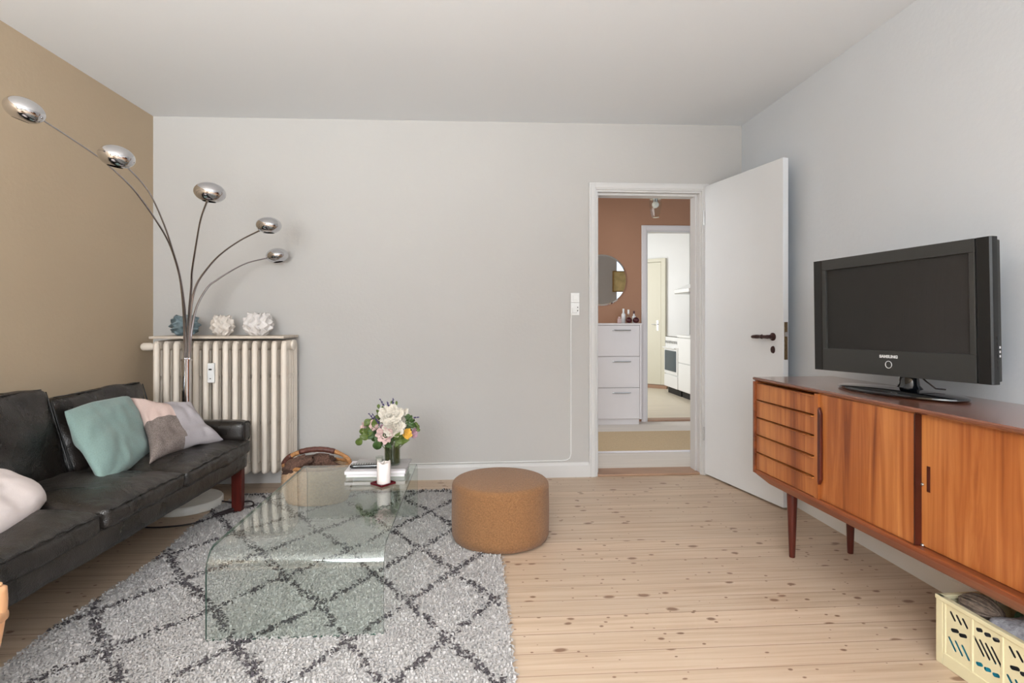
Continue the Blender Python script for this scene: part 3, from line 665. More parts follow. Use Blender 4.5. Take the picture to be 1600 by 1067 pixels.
o=auto(G().tube(catmull(cc([(-1.53,3.56,.022),(-1.44,3.545,.016),(-1.345,3.53,.026),(-1.30,3.44,.030),(-1.37,3.40,.028),(-1.44,3.335,.016),(-1.50,3.25,.008),(-1.62,3.19,.006),(-1.80,3.20,.006),(-1.98,3.4,.006),(-2.0,3.7,.006)]),8),.0045,8).obj('power_cord','cable_black',lp))
auto(G().tube(cc([(-1.47,3.30,.014),(-1.455,3.315,.016),(-1.42,3.35,.022),(-1.39,3.385,.026),(-1.38,3.395,.026)]),[.006,.012,.013,.012,.006],10).obj('cord_switch','cable_black',o))

# ---------------------------------------------------------------- sofa
so=thing('sofa','long black worn leather sofa with red wooden legs along the tan wall','sofa',(-1.306,3.44,0),R(-2.5))
SL=2.12
def fr_fn(p): return p
g=G().rbox((-.36,-SL/2,.303),(.345,SL/2-.005,.050),.018,12,50,4,wr=.005,wf=9,seed=4); g.obj('frame','leather',so,smooth=True)
segs=[(0.0,-.69),(-.69,-1.235),(-1.235,-1.80),(-1.80,-2.12)]
for k,(y1,y0) in enumerate(segs):
    cy=(y0+y1)/2; hy=(y1-y0)/2-.006
    def fn(p,hy=hy,k=k):
        # gathered front edge
        if p.x>.24:
            p.z+=.004*math.sin(p.y*95+k)*noise.noise(Vector((p.y*14,k,0)))*3*min(1,(p.x-.24)/.08)
        return p
    g=G().rbox((-.325,cy,.378),(.325,hy,.042),.026,30,36,8,puff=(.008,.004,.028),wr=.012,wf=6,seed=k*2+1,fn=fn)
    c=g.obj('seat_cushion','leather',so,smooth=True,sub=1)
    pts=[(.001+.002*math.sin(i*2.1),y0+.025+(y1-y0-.05)*i/24,.411+.0035*math.sin(i*1.7+k)+.006*math.sin(PI*i/24)) for i in range(25)]
    g=G().tube(pts,.0042,6); g.obj('piping','leather_dark',c,smooth=True)
bsegs=[(-.075,-.76,.755),(-.76,-1.40,.80),(-1.40,-2.04,.80)]
for k,(y1,y0,zt) in enumerate(bsegs):
    cy=(y0+y1)/2; hy=(y1-y0)/2-.003; hz=(zt-.40)/2+.01
    lean=R(17)
    def fn(p,lean=lean,k=k):
        # creases
        p.x+=.030*noise.noise(Vector((p.y*4.2+k*3+p.z*4,p.z*7,1)))
        q=Matrix.Rotation(-lean,3,'Y')@p
        return q
    g=G().rbox((-.585,cy,(zt+.40)/2),(.062,hy,hz),.036,8,36,28,puff=(.030,.004,.006),wr=.012,wf=6,seed=k*5+2,fn=fn)
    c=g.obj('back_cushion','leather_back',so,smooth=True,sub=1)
    rot=Matrix.Rotation(-lean,3,'Y'); ctr=Vector((-.585,cy,(zt+.40)/2))
    g=G()
    for sx in (.058,-.056):
        g.tube([ctr+rot@Vector((sx,-hy+.03+(2*hy-.06)*i/16,hz-.008)) for i in range(17)],.0035,6)
    for sy in (-hy+.008,hy-.008):
        g.tube([ctr+rot@Vector((.058,sy,-hz*.9+1.8*hz*i/16)) for i in range(17)],.0035,6)
    g.obj('piping','leather_dark',c,smooth=True)
for y1,y0 in ((.03,-.075),(-SL+.07,-SL-.03)):
    def fn(p):
        return p
    g=G().rbox((-.335,(y0+y1)/2,.472),(.325,(y1-y0)/2,.062),.034,20,10,8,puff=(0,.006,.004),wr=.003,wf=5,seed=9)
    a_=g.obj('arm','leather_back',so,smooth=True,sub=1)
    ring=[]
    for i in range(24):
        t=2*PI*i/24; c_,s_=math.cos(t),math.sin(t); e=.55
        ring.append((-.020,(y0+y1)/2+((y1-y0)/2-.007)*math.copysign(abs(c_)**e,c_),.472+.056*math.copysign(abs(s_)**e,s_)))
    G().tube(ring,.0035,6,closed=True).obj('piping','leather_dark',a_,smooth=True)
G().box(-.75,-.70,-SL,.0,.25,.68).obj('back_panel','leather_dark',so,bevel=.01)
for y in (-.03,-SL+.04):
    for x in (-.06,-.69):
        G().prism([(x-.028,.016),(x+.028,.016),(x+.030,.262),(x-.030,.262)],(y-.022-.01,y+.022-.01),'y').obj('leg','red_wood',so,bevel=.003)

# ---------------------------------------------------------------- pillows
def pillow(name,label,cor,thick,m,N=28,split=None,seed=0,pinch=.10,rnd=0,extra=None,fold=.008,group='cushions on the sofa'):
    """corners TL,TR,BR,BL as seen from the front; returns one mesh, both faces"""
    TL,TR,BR,BL=[Vector(c) for c in cor]
    nrm=((BL-TL).cross(TR-TL)).normalized()
    if nrm.y>0: nrm=-nrm
    ctr=(TL+TR+BR+BL)/4
    vs=[];fs=[];mi=[]
    def P(u,v,s):
        uu,vv=2*u-1,2*v-1
        if rnd:
            u=.5+.5*uu*math.sqrt(1-rnd*vv*vv/2); v=.5+.5*vv*math.sqrt(1-rnd*uu*uu/2)
        # bow the edges inward between the corners
        k=pinch
        a=u+(-uu)*k*(1-vv*vv)*abs(uu)**2*.5; b=v+(-vv)*k*(1-uu*uu)*abs(vv)**2*.5
        p=(TL*(1-a)+TR*a)*(1-b)+(BL*(1-a)+BR*a)*b
        t=thick*((1-abs(uu)**3.2)*(1-abs(vv)**3.2))**.55
        n=noise.noise(Vector((u*4+seed,v*4,s)))*fold*2+noise.noise(Vector((u*11+seed,v*7,s*3)))*fold
        p=p+nrm*s*(t+n*min(1,8*(1-max(abs(uu),abs(vv))))) 
        if extra and s>0: p=p+nrm*extra(u,v)
        return p
    for s in (1,-1):
        n0=len(vs)
        for j in range(N+1):
            for i in range(N+1): vs.append(P(i/N,j/N,s))
        for j in range(N):
            for i in range(N):
                q=(n0+j*(N+1)+i,n0+j*(N+1)+i+1,n0+(j+1)*(N+1)+i+1,n0+(j+1)*(N+1)+i)
                fs.append(q if s<0 else q[::-1]); mi.append(split((i+.5)/N,(j+.5)/N) if split else 0)
    base=Vector((ctr.x,ctr.y,min(BL.z,BR.z)))
    vs=[v-base for v in vs]
    o=mesh_obj(name,vs,fs,m,smooth=True,midx=mi if split else None)
    bm=bmesh.new(); bm.from_mesh(o.data); bmesh.ops.remove_doubles(bm,verts=bm.verts,dist=.0004); bmesh.ops.recalc_face_normals(bm,faces=bm.faces); bm.to_mesh(o.data); bm.free()
    o.location=base; s_=o.modifiers.new('sub','SUBSURF'); s_.levels=1; s_.render_levels=1
    tag(o,label,'cushion',group); return o,P,nrm,base
but=lambda u,v: -.030*math.exp(-(((u-.80)/.10)**2+((v-.40)/.10)**2))
tc,P,nr,bs=pillow('cushion','sage green wool cushion with a covered button and black tag',((-1.86,2.705,.712),(-1.865,3.21,.712),(-1.655,3.04,.435),(-1.575,2.535,.420)),.060,'teal',seed=1,extra=but,pinch=-.05,rnd=.06)
q=P(.80,.40,1)-bs
bmx=nr.to_track_quat('Z','Y').to_matrix()
g=G().ball((0,0,0),.017,16,8,(1,1,.35))
for v in g.v: v.xyz=bmx@v+q+nr*.004
g.obj('button','teal',tc,smooth=True)
q=P(.08,.93,1)-bs; g=G().box(-.007,.007,-.012,.012,-.001,.001)
for v in g.v: v.xyz=bmx@v+q+nr*.004
tg=g.obj('care_tag','black_matte',tc)
def sp(u,v):
    if u>.46+.05*math.sin(v*3): return 2
    return 0 if v<.47 else 1
pillow('cushion','patchwork cushion in dusty pink, taupe tweed and lilac grey by the arm',((-1.87,3.21,.705),(-1.61,3.37,.645),(-1.405,3.325,.440),(-1.535,2.795,.432)),.052,['pink','taupe','lilac'],split=sp,seed=5,pinch=.20,fold=.010)
pillow('cushion','blush white cushion lying on the sofa at the left frame edge',((-1.90,1.76,.60),(-1.90,2.32,.545),(-1.58,2.30,.435),(-1.50,1.70,.440)),.075,'blush',seed=9,pinch=-.10,fold=.007,rnd=.62)

# ---------------------------------------------------------------- rug
RX0,RX1,RY0,RY1=-1.50,.130,1.15,3.745
def rug_edge(y): return RX0+.018*math.sin(y*5.2)+.02*noise.noise(Vector((y*3,0,0)))
rg=thing('area_rug','shaggy ivory rug with charcoal diamond lattice under the glass table','rug',(0,0,0))
ys=[RY0+(RY1-RY0)*i/60 for i in range(61)]
vs=[];fs=[]
for y in ys:
    x0=rug_edge(y)+.01; vs+=[(x0,y,.001),(RX1-.006,y,.001),(RX1-.006,y,.007),(x0,y,.007)]
for i in range(60):
    a=i*4
    for k in range(4): fs.append((a+k,a+(k+1)%4,a+4+(k+1)%4,a+4+k))
fs+=[(0,1,2,3),(240,243,242,241)]
fixn(mesh_obj('backing',vs,fs,'rug_white',rg))
PK=[(-1.86,-4),(-1.44,-3),(-1.243,-2.5),(-1.0,-2),(-.817,-1.5),(-.597,-1),(-.44,-.5),(-.26,0),(-.09,.5),(.08,1),(.25,1.5)]
def px_map(x):
    for (a,b),(c,d) in zip(PK,PK[1:]):
        if x<=c: return b+(x-a)/(c-a)*(d-b)
    return 1.5
def dark(x,y):
    wob=.012*noise.noise(Vector((x*9,y*9,3)))
    p=px_map(x+wob); q=(y-2.262+wob)/.524
    d1=abs((p-q)-round(p-q)); d2=abs((p+q)-round(p+q))
    # distance in metres to each family of lines
    k=1/math.hypot(1/.34,1/.524); d=min(d1,d2)*k
    if y>3.66: d=min(d,abs(y-3.705))
    if x>.10: d=1
    return d
rn=random.Random(3)
V=[];F=[];MI=[]
sp_=.0078
y=RY0
while y<RY1:
    x=rug_edge(y)
    while x<RX1:
        px_=x+rn.uniform(-.5,.5)*sp_; py_=y+rn.uniform(-.5,.5)*sp_
        x+=sp_
        if (px_-.135)**2+(py_-2.937)**2<.247**2: continue
        d=dark(px_,py_); isd=rn.random()<(.55 if d<.008 else .30 if d<.014 else .05 if d<.020 else 0.0)*(.55+.9*max(0,.5+noise.noise(Vector((px_*28,py_*28,7)))))
        a=rn.uniform(0,2*PI); ln=rn.uniform(.010,.019); hh=rn.uniform(.009,.017); wd=rn.uniform(.0022,.0042)
        if isd: hh+=.003; wd*=1.15
        dx,dy=math.cos(a),math.sin(a); nx_,ny_=-dy*wd,dx*wd
        n=len(V); z0=.005
        V+=[(px_-nx_,py_-ny_,z0),(px_+nx_,py_+ny_,z0),(px_+nx_+dx*ln*.4,py_+ny_+dy*ln*.4,hh),(px_-nx_+dx*ln*.4,py_-ny_+dy*ln*.4,hh),
            (px_+nx_*.7+dx*ln,py_+ny_*.7+dy*ln,hh*.88),(px_-nx_*.7+dx*ln,py_-ny_*.7+dy*ln,hh*.88)]
        F+=[(n,n+1,n+2,n+3),(n+3,n+2,n+4,n+5)]; MI+=[1 if isd else 0]*2
    y+=sp_
pile=mesh_obj('pile',V,F,['rug_white','rug_dark'],rg,midx=MI); pile['kind']='stuff'

# ---------------------------------------------------------------- ottoman
ot=thing('pouf','round caramel boucle pouf standing half on the rug','pouf',(.135,2.937,0))
prof=[(.0,.008),(.232,.008),(.241,.012),(.245,.025)]
prof+=[(.249+.002*math.sin(PI*t),.03+.235*t) for t in [i/8 for i in range(9)]]
prof+=[(.249-.028*(1-math.cos(a)),.272+.030*math.sin(a)) for a in [R(15*i) for i in range(1,7)]]
prof+=[(.18,.308),(.10,.312),(.0,.314)]
auto(G().lathe(prof,72).obj('body','otto',ot),60)
auto(G().tube([(.2475*math.cos(2*PI*i/72),.2475*math.sin(2*PI*i/72),.270) for i in range(72)],.0022,6,closed=True).obj('seam','otto',ot))

# ---------------------------------------------------------------- glass coffee table
tb=thing('coffee_table','bent green-tinted glass waterfall coffee table on the rug','table',(-.625,2.04,0))
TW,TLn,TH,TR_,TT=.305,1.215,.322,.075,.011
def arch(off):
    pts=[(off,.010)]
    n=10; r=TR_-off
    pts.append((off,TH-TR_))
    for i in range(1,n+1):
        a=PI-PI/2*i/n; pts.append((TR_+r*math.cos(a),TH-TR_+r*math.sin(a)))
    m=[(TLn-p[0],p[1]) for p in pts[::-1]]
    return pts+m
A=arch(0);B=arch(TT); n=len(A)
vs=[];fs=[];mi=[]
for x in (-TW,TW):
    for p in A: vs.append((x,p[0],p[1]))
    for p in B: vs.append((x,p[0],p[1]))
for i in range(n-1):
    fs.append((i,i+1,2*n+i+1,2*n+i)); mi.append(0)       # outer
    fs.append((n+i,3*n+i,3*n+i+1,n+i+1)); mi.append(0)   # inner
    fs.append((i,n+i,n+i+1,i+1)); mi.append(1)           # left edge
    fs.append((2*n+i,2*n+i+1,3*n+i+1,3*n+i)); mi.append(1)
fs.append((0,2*n,3*n,n)); mi.append(1); fs.append((n-1,2*n-1,4*n-1,3*n-1)); mi.append(1)
o=mesh_obj('glass_sheet',vs,fs,['table_glass','glass_edge'],tb,smooth=True,midx=mi); fixn(o); auto(o,30)
TZ=TH+.0005
# books
def book(nm,label,x0,x1,y0,y1,z0,z1,cover,rz=0):
    cx_,cy_=(x0+x1)/2,(y0+y1)/2; t=thing(nm,label,'book',(cx_,cy_,z0),rz,'books stacked on the glass table')
    a_,b_,h=(x1-x0)/2,(y1-y0)/2,z1-z0; c=min(.0025,h*.22)
    G().box(-a_+.003,a_-.003,-b_+.003,b_-.003,c,h-c).obj('pages','paper_white',t)
    g=G(); g.box(-a_,a_,-b_,b_,0,c); g.box(-a_,a_,-b_,b_,h-c,h); g.box(-a_,-a_+.003,-b_,b_,c,h-c); g.obj('cover',cover,t); return t
book('book','pale green hardback at the bottom of the stack on the glass table',-.648,-.352,2.93,3.13,TZ,TZ+.017,'book_green')
book('book','white paged book in the middle of the stack on the glass table',-.655,-.350,2.925,3.14,TZ+.0175,TZ+.033,'paper_white',R(1))
book('magazine','thin grey glossy magazine on top of the book stack',-.628,-.345,2.94,3.15,TZ+.0335,TZ+.0385,'book_grey',R(-2))
BZ=TZ+.039
rc=thing('remote_control','long black remote control lying on the magazine','remote control',(-.545,2.985,BZ),R(4))
g=G().rbox((0,0,.009),(.092,.024,.0085),.008,14,6,4); g.obj('body','gloss_black',rc,smooth=True)
g=G()
for i in range(13):
    for j in range(3): g.lathe([(.0035,.0178),(.0030,.0200)],8,(-.078+.0125*i,-.014+.014*j,0))
g.obj('keypad','steel',rc)
gl=thing('tealight_glass','tiny clear glass tealight holder behind the remote control','candle holder',(-.505,3.085,BZ))
auto(G().lathe([(.020,0),(.022,.004),(.022,.030),(.019,.030),(.018,.005),(.0,.004)],20).obj('glass','clear_glass',gl)); auto(G().lathe([(.015,.005),(.015,.016)],16).obj('tealight','candle',gl))
# candle
tr=thing('candle_tray','small dark red square tray under the white candle','tray',(-.443,2.810,TZ),R(48))
G().box(-.040,.040,-.040,.040,0,.004).obj('plate','tray',tr)
g=G(); 
for a_ in ((-.043,.043,-.043,-.040),(-.043,.043,.040,.043),(-.043,-.040,-.040,.040),(.040,.043,-.040,.040)): g.box(*a_,0,.010)
g.obj('rim','tray',tr)
cd=thing('pillar_candle','white pillar candle with uneven rim on the red tray','candle',(-.440,2.812,TZ+.0045))
g=G().lathe([(.0315,0),(.0325,.003),(.0325,.096),(.030,.102),(.025,.098),(.012,.094),(.0,.093)],32)
for v in g.v:
    if v.z>.092 and v.xy.length>.02: v.z+=.005*math.sin(math.atan2(v.y,v.x)*2+1)+.0025*math.sin(math.atan2(v.y,v.x)*5)
auto(g.obj('wax','candle',cd),60); G().tube([(0,0,.092),(.001,0,.099),(.003,0,.105)],.0012,6).obj('wick','black_matte',cd)
# vase and flowers
VX,VY=-.430,3.035
va=thing('glass_vase','clear glass cylinder vase full of green stems on the magazine','vase',(VX,VY,BZ))
auto(G().lathe([(.0,0),(.040,0),(.042,.003),(.042,.135),(.0395,.135),(.0395,.008),(.0,.008)],36).obj('glass','clear_glass',va),50)
auto(G().lathe([(.0,.009),(.0388,.009),(.0388,.105),(.0,.105)],32).obj('water','vase_glass',va),50)
def frame_from(d):
    d=Vector(d).normalized(); return d.to_track_quat('Z','Y').to_matrix()
def petal_shape(g,c,rot,L,W,cup,tw,nz=0,cur=0):
    """one cupped petal, base at c; grows along local z and leans out along local x"""
    n,m=6,4; vs=[];fs=[]
    for i in range(n+1):
        t=i/n; w=W*math.sin(PI*min(1,.12+t*.80))**.8
        out=cup*math.sin(t*PI*.5)*L+ cur*L*max(0,t-.6)**1.5*3; up=L*t*(1-.15*t)
        for j in range(m+1):
            s=j/m*2-1; ruff=.06*L*math.sin(s*6+nz)*t
            p=Vector((out-.45*w*s*s+ruff,s*w,up+.10*L*t*math.sin(s*5+nz*2)))
            vs.append(Vector(c)+rot@(Matrix.Rotation(tw,3,'Z')@p))
    for i in range(n):
        for j in range(m): fs.append((i*(m+1)+j,i*(m+1)+j+1,(i+1)*(m+1)+j+1,(i+1)*(m+1)+j))
    g.add(vs,fs)
def flower(nm,label,pos,d,r,mt,layers,group,cup0=.15,cup1=.9,cat='flower'):
    pos=Vector(pos); base=Vector((VX,VY,BZ+.012))+Vector(((pos.x-VX)*.12,(pos.y-VY)*.12,0))
    t=thing(nm,label,cat,tuple(base),0,group)
    rot=frame_from(d); g=G(); c=pos-base-rot@Vector((0,0,r*.55)); rr=random.Random(hash(label)%1000 if False else len(label)*7)
    for l in range(layers):
        f=l/max(1,layers-1); n=4+l*2
        for k in range(n):
            petal_shape(g,c,rot,r*(.75+.45*f)*rr.uniform(.9,1.1),r*(.30+.25*f),cup0+(cup1-cup0)*f+rr.uniform(-.06,.06),2*PI*(k+.5*(l%2))/n+rr.uniform(-.15,.15),rr.uniform(0,6),.2*f)
    o=g.obj('blossom',mt,t,smooth=True); sm=o.modifiers.new('thick','SOLIDIFY'); sm.thickness=.0008
    pts=bez((0,0,0),(0,0,.10),tuple((pos-base)*.75+Vector((0,0,-.03))),tuple(c),10); G().tube(pts,.0022,6).obj('stem','stem',t,smooth=True); return t
def at(u,v,dy=0):
    """picture-plane metres around the bouquet centre: u right, v up"""
    return (VX+u,VY+dy,v)
GW='white peonies in the vase'; GP='pink roses in the vase'
flower('peony','large white peony at the top centre of the bouquet',at(.000,.622,-.055),(.05,-.8,.6),.052,'petal_white',5,GW)
flower('peony','large white peony lower centre, directly above the candle',at(.018,.570,-.085),(.1,-.9,.35),.046,'petal_white',5,GW)
flower('peony','white peony at the upper right of the bouquet',at(.052,.605,-.03),(.5,-.7,.5),.042,'petal_white',4,GW)
flower('rose','pale pink rose left of the white peonies',at(-.078,.577,-.06),(-.4,-.8,.4),.030,'petal_pink',4,GP,.05,.7)
flower('rose','drooping pale pink bloom just below the white peonies',at(-.020,.535,-.10),(-.1,-.95,.05),.034,'petal_pink',3,GP,.3,1.0)
flower('rose','cream pink rose at the far left tip of the bouquet',at(-.142,.560,-.02),(-.8,-.5,.2),.026,'petal_pink',3,GP,.1,.7)
flower('rose','yellow orange rose low at the right of the bouquet',at(.082,.533,-.07),(.4,-.9,.2),.027,'petal_yellow',4,None,.05,.7)
flower('rose','mauve pink rose beside the yellow rose at the far right',at(.112,.530,-.04),(.8,-.6,.0),.026,'petal_mauve',3,None,.1,.7)
flower('rose','mauve pink rose peeking out above the drooping bloom',at(-.035,.560,-.06),(-.2,-.9,.3),.024,'petal_mauve',3,None,.1,.7)
def lav(label,p0,p1,nb):
    base=Vector((VX,VY,BZ+.012)); t=thing('lavender_sprig',label,'flower',tuple(base),0,'lavender sprigs in the vase')
    p0=Vector(p0)-base;p1=Vector(p1)-base
    G().tube(bez((0,0,0),(0,0,.08),tuple(p0*.8),tuple(p0),8)+[p1],.0014,5).obj('stem','stem',t)
    g=G()
    for i in range(nb):
        q=p0.lerp(p1,i/(nb-1)); g.ball(q+Vector((.0012*math.sin(i*2.4),0,0)),.0058*(1-.35*i/nb)*(1 if i%2 else .7),8,5,(1.15,1,.8)); 
    g.obj('spike','lavender',t,smooth=True)
lav('lavender sprig leaning furthest left beside the pale pink rose',at(-.088,.606,-.05),at(-.112,.636,-.05),6)
lav('thick dark lavender sprig between pink rose and white peony',at(-.058,.592,-.085),at(-.092,.640,-.07),9)
lav('lavender sprig rising high at the upper left of the bouquet',at(-.042,.672,-.02),at(-.060,.706,-.02),6)
lav('lavender sprig rising at the top left of centre',at(-.016,.668,-.02),at(-.024,.692,-.02),5)
lav('lavender sprig standing highest at top centre',at(.004,.680,-.01),at(.005,.708,-.01),5)
lav('lavender sprig pointing sideways at the far right',at(.112,.608,-.02),at(.140,.610,-.02),5)
def leafy(label,leaves,mt,end):
    base=Vector((VX,VY,BZ+.012)); t=thing('leafy_stem',label,'foliage',tuple(base),0,'leafy stems in the vase')
    e=Vector(end)-base; G().tube(bez((0,0,0),(0,0,.10),tuple(e*.7+Vector((0,0,.02))),tuple(e),10),.0020,6).obj('stem','stem',t,smooth=True)
    g=G()
    for (u,v,dy,ang_,L,W) in leaves:
        c=Vector(at(u,v,dy))-base; a_=R(ang_); ax_=Vector((math.cos(a_),-.25,math.sin(a_))); sd=Vector((-math.sin(a_),-.1,math.cos(a_)))
        nn=ax_.cross(sd).normalized(); n=8
        vs=[];fs=[]
        for i in range(n+1):
            t_=i/n; w_=W*math.sin(PI*t_**.8)*.5+.0002; cc=c+ax_*L*(t_-.5)+nn*(.12*L*math.sin(PI*t_))
            for s_ in (-1,-.5,0,.5,1): vs.append(cc+sd*w_*s_+nn*(.25*w_*abs(s_)))
        for i in range(n):
            for j in range(4): fs.append((i*5+j,i*5+j+1,(i+1)*5+j+1,(i+1)*5+j))
        g.add(vs,fs)
    o=g.obj('leaf',mt,t,smooth=True); sm=o.modifiers.new('thick','SOLIDIFY'); sm.thickness=.0006
lr=random.Random(11)
def cl(cx_,cz_,sp1,n,dy,L=.04):
    return [(cx_+lr.uniform(-sp1,sp1),cz_+lr.uniform(-sp1,sp1)*.8,dy+lr.uniform(-.03,.03),lr.uniform(0,360),L*lr.uniform(.8,1.3),L*lr.uniform(.55,.75)) for _ in range(n)]
leafy('leafy stem with one big oval leaf hanging at the far left',[(-.158,.500,-.06,60,.058,.036)]+cl(-.115,.535,.025,5,-.05,.05),'leaf',at(-.13,.54,-.04))
leafy('stem of broad green leaves at the left of the bouquet',cl(-.105,.580,.028,8,-.03,.052),'leaf',at(-.11,.60,-.02))
leafy('stem of dark leaves at the lower left over the vase',[(-.062,.490,-.09,80,.068,.046)]+cl(-.075,.520,.028,9,-.055,.048),'leaf_dark',at(-.08,.53,-.05))
leafy('stem of leaves draped over the vase front',cl(-.015,.500,.035,9,-.065,.042),'leaf_dark',at(-.02,.51,-.04))
leafy('stem of leaves at the lower right above the vase',cl(.048,.505,.03,10,-.06,.042)+[(.040,.535,-.11,50,.052,.024)],'leaf',at(.05,.52,-.04))
leafy('dark leafy stem at the right of the bouquet',cl(.078,.565,.032,10,-.03,.040),'leaf_dark',at(.08,.58,-.02))
leafy('light green sprig at the far right edge of the bouquet',cl(.118,.560,.022,9,-.02,.024),'leaf',at(.12,.58,-.02))
leafy('dark leafy tip at the upper right of the bouquet',cl(.092,.612,.020,6,-.01,.034),'leaf_dark',at(.09,.62,-.01))
leafy('small bright green sprig at the top left of the bouquet',cl(-.048,.650,.024,11,-.01,.026),'leaf',at(-.05,.66,-.01))
leafy('small green sprig behind the top white peony',cl(.005,.668,.020,7,0,.020),'leaf',at(.0,.67,0))
leafy('filler leaves in the middle behind the roses',cl(-.03,.56,.05,14,.0,.045),'leaf_dark',at(-.03,.57,0))

# ---------------------------------------------------------------- wicker basket
bk=thing('wicker_basket','oval wicker basket with leather-wrapped hoop handle behind the glass table','basket',(-.955,3.545,0.0))
bx,by,bh=.205,.135,.215
g=G(); vs=[];fs=[];nu,nv=96,30
for j in range(nv+1):
    t=j/nv; k=.78+.24*math.sin(PI*(.12+.62*t)); z=.020+bh*t
    for i in range(nu):
        a=2*PI*i/nu; wv=.004*math.sin(a*nu/4+ (PI if j%2 else 0))
        band=1 if .62<t<.70 or .30<t<.36 else 0
        rr=k*(1+.0*band)+wv/by*.8; vs.append((bx*rr*math.cos(a),by*rr*math.sin(a),z+.0))
for j in range(nv):
    for i in range(nu): fs.append((j*nu+i,j*nu+(i+1)%nu,(j+1)*nu+(i+1)%nu,(j+1)*nu+i))
fs.append(tuple(range(nu))[::-1])
g.add(vs,fs); o=g.obj('body','wicker_pale',bk,smooth=True); sm=o.modifiers.new('thick','SOLIDIFY'); sm.thickness=.006; sm.offset=-1
kk=.78+.24*math.sin(PI*.74)
g=G().tube([(bx*kk*math.cos(2*PI*i/60)+0,by*kk*math.sin(2*PI*i/60),.020+bh+.004) for i in range(60)],[.011+.002*math.sin(i*1.9) for i in range(60)],10,closed=True); g.obj('rim','wicker',bk,smooth=True)
hp=[(bx*.98*math.cos(a)*1.0,0,.225+.105*math.sin(a)) for a in [PI*i/40 for i in range(41)]]
g=G().tube(hp,[.0115+.0025*(1 if (i//4)%2 else 0) for i in range(41)],10); g.obj('handle','wicker',bk,smooth=True)
g=G().tube([(p[0],p[1],p[2]) for p in hp[13:28]],[.017+.001*math.sin(i*2.5) for i in range(15)],12); g.obj('handle_wrap','brown_leather',bk,smooth=True)
g=G().tube([(p[0],p[1],p[2]) for p in hp[31:39]],.018,12); g.obj('handle_wrap','brown_leather',bk,smooth=True)
for i,(x,y_,z,s,lb) in enumerate([(-.105,-.055,.250,.070,'knitted brown wool bundle bulging over the left basket rim'),(.005,.03,.252,.066,'knitted brown wool bundle in the middle of the wicker basket'),(.10,-.02,.215,.058,'knitted brown wool bundle at the right inside the wicker basket')]):
    g=G().ball((0,0,0),s,22,14,(1.35,.95,.62),Matrix.Rotation(R(-25+i*20),3,'Y'),disp=.35,fr=2.5,seed=i*3); o=g.obj('wool_bundle','brown_wool',smooth=True); o.location=(-.955+x,3.545+y_,z); tag(o,lb,'wool','brown wool in the basket')

# ---------------------------------------------------------------- sideboard
sb=thing('sideboard','long teak sideboard with five drawers and sliding doors under the television','sideboard',(1.414,2.81,0),R(2.8))
# local: y negative = toward camera, x positive = toward wall
SBL=1.84; D=.435; z0,z1=.350,.831
g=G().prism([(-.002,z1-.004),(.004,z1),(D,z1),(D,z1-.020),(.012,z1-.020),(.0,z1-.012)],(-SBL,0),'y'); fixn(g.obj('top','teak_top',sb,bevel=.0015))
g=G(); g.box(.012,D-.012,-.022,-.001,z0,z1-.0205); g.box(.0,.012,-.018,-.001,z0,z1-.0205)
g.box(.012,D-.012,-SBL+.001,-SBL+.022,z0,z1-.0205); g.box(.0,.012,-SBL+.001,-SBL+.018,z0,z1-.0205)
g.box(D-.020,D-.012,-SBL+.022,-.022,z0,z1-.0205)
g.obj('carcass','teak_h',sb)
G().box(.003,D-.03,-.505,-.482,z0+.0185,z1-.0208).obj('divider','teak_v',sb)
g=G().prism([(.0,z0+.018),(.004,z0+.002),(.030,z0-.036),(.042,z0-.040),(D-.02,z0-.040),(D-.012,z0+.018)],(-SBL+.002,-.002),'y')
for v in g.v:
    if v.z<z0 and v.y>-.1: v.y-=.10*(z0+.018-v.z)/.058
fixn(g.obj('bottom_rail','teak_h',sb,bevel=.003))
zs=[.3695+.0875*i for i in range(6)]
for i in range(5):
    d=G().box(.006,.024,-.4805,-.0235,zs[i]+.001,zs[i+1]-.0065).obj('drawer','teak_h',sb,bevel=.0015)
    d.data.materials[0]=M['teak_v']
    # sculpted lip pull: thin at the left, deepening to the right
    vs=[];fs=[];n=14
    for k in range(n+1):
        t=k/n; y=-.0235-.457*t; dep=.004+.011*t**1.5; hgt=.0035
        zt_=zs[i+1]-.0085
        for (xx,zz) in ((.022,zt_),(.005-dep,zt_+.001),(.004-dep,zt_+.004),(.022,zt_+hgt)): vs.append((xx,y,zz))
    for k in range(n):
        for j in range(4): fs.append((k*4+j,k*4+(j+1)%4,(k+1)*4+(j+1)%4,(k+1)*4+j))
    fs+=[(0,1,2,3),(n*4+3,n*4+2,n*4+1,n*4)]
    fixn(mesh_obj('pull',vs,fs,'teak_v',d))
def slider(y1,y0,x):
    return G().box(x,x+.016,y0,y1,z0+.0195,z1-.022).obj('sliding_door','teak_v',sb,bevel=.001)
d1=slider(-.507,-.992,.014)
g=G().prism([(-.506,.442),(-.512,.43),(-.525,.455),(-.525,.73),(-.512,.757),(-.506,.744)],(-.001,.0135),'x'); fixn(g.obj('handle','teak_dark',d1,bevel=.003))
d2=slider(-.985,-1.49,.034)
g=G(); g.box(.0325,.0338,-1.033,-1.020,.555,.640); g.obj('finger_pull','teak_dark',d2)
d3=slider(-1.485,-SBL+.024,.014)
g=G(); g.box(.010,.034,-.9985,-.9925,z0+.02,z1-.022); g.obj('door_edge','teak_dark',d1)
g=G(); g.ball((.030,-1.006,.372),.006,8,6); g.ball((.030,-1.006,.575),.005,8,6); g.obj('runner_pin','steel',d2,smooth=True)
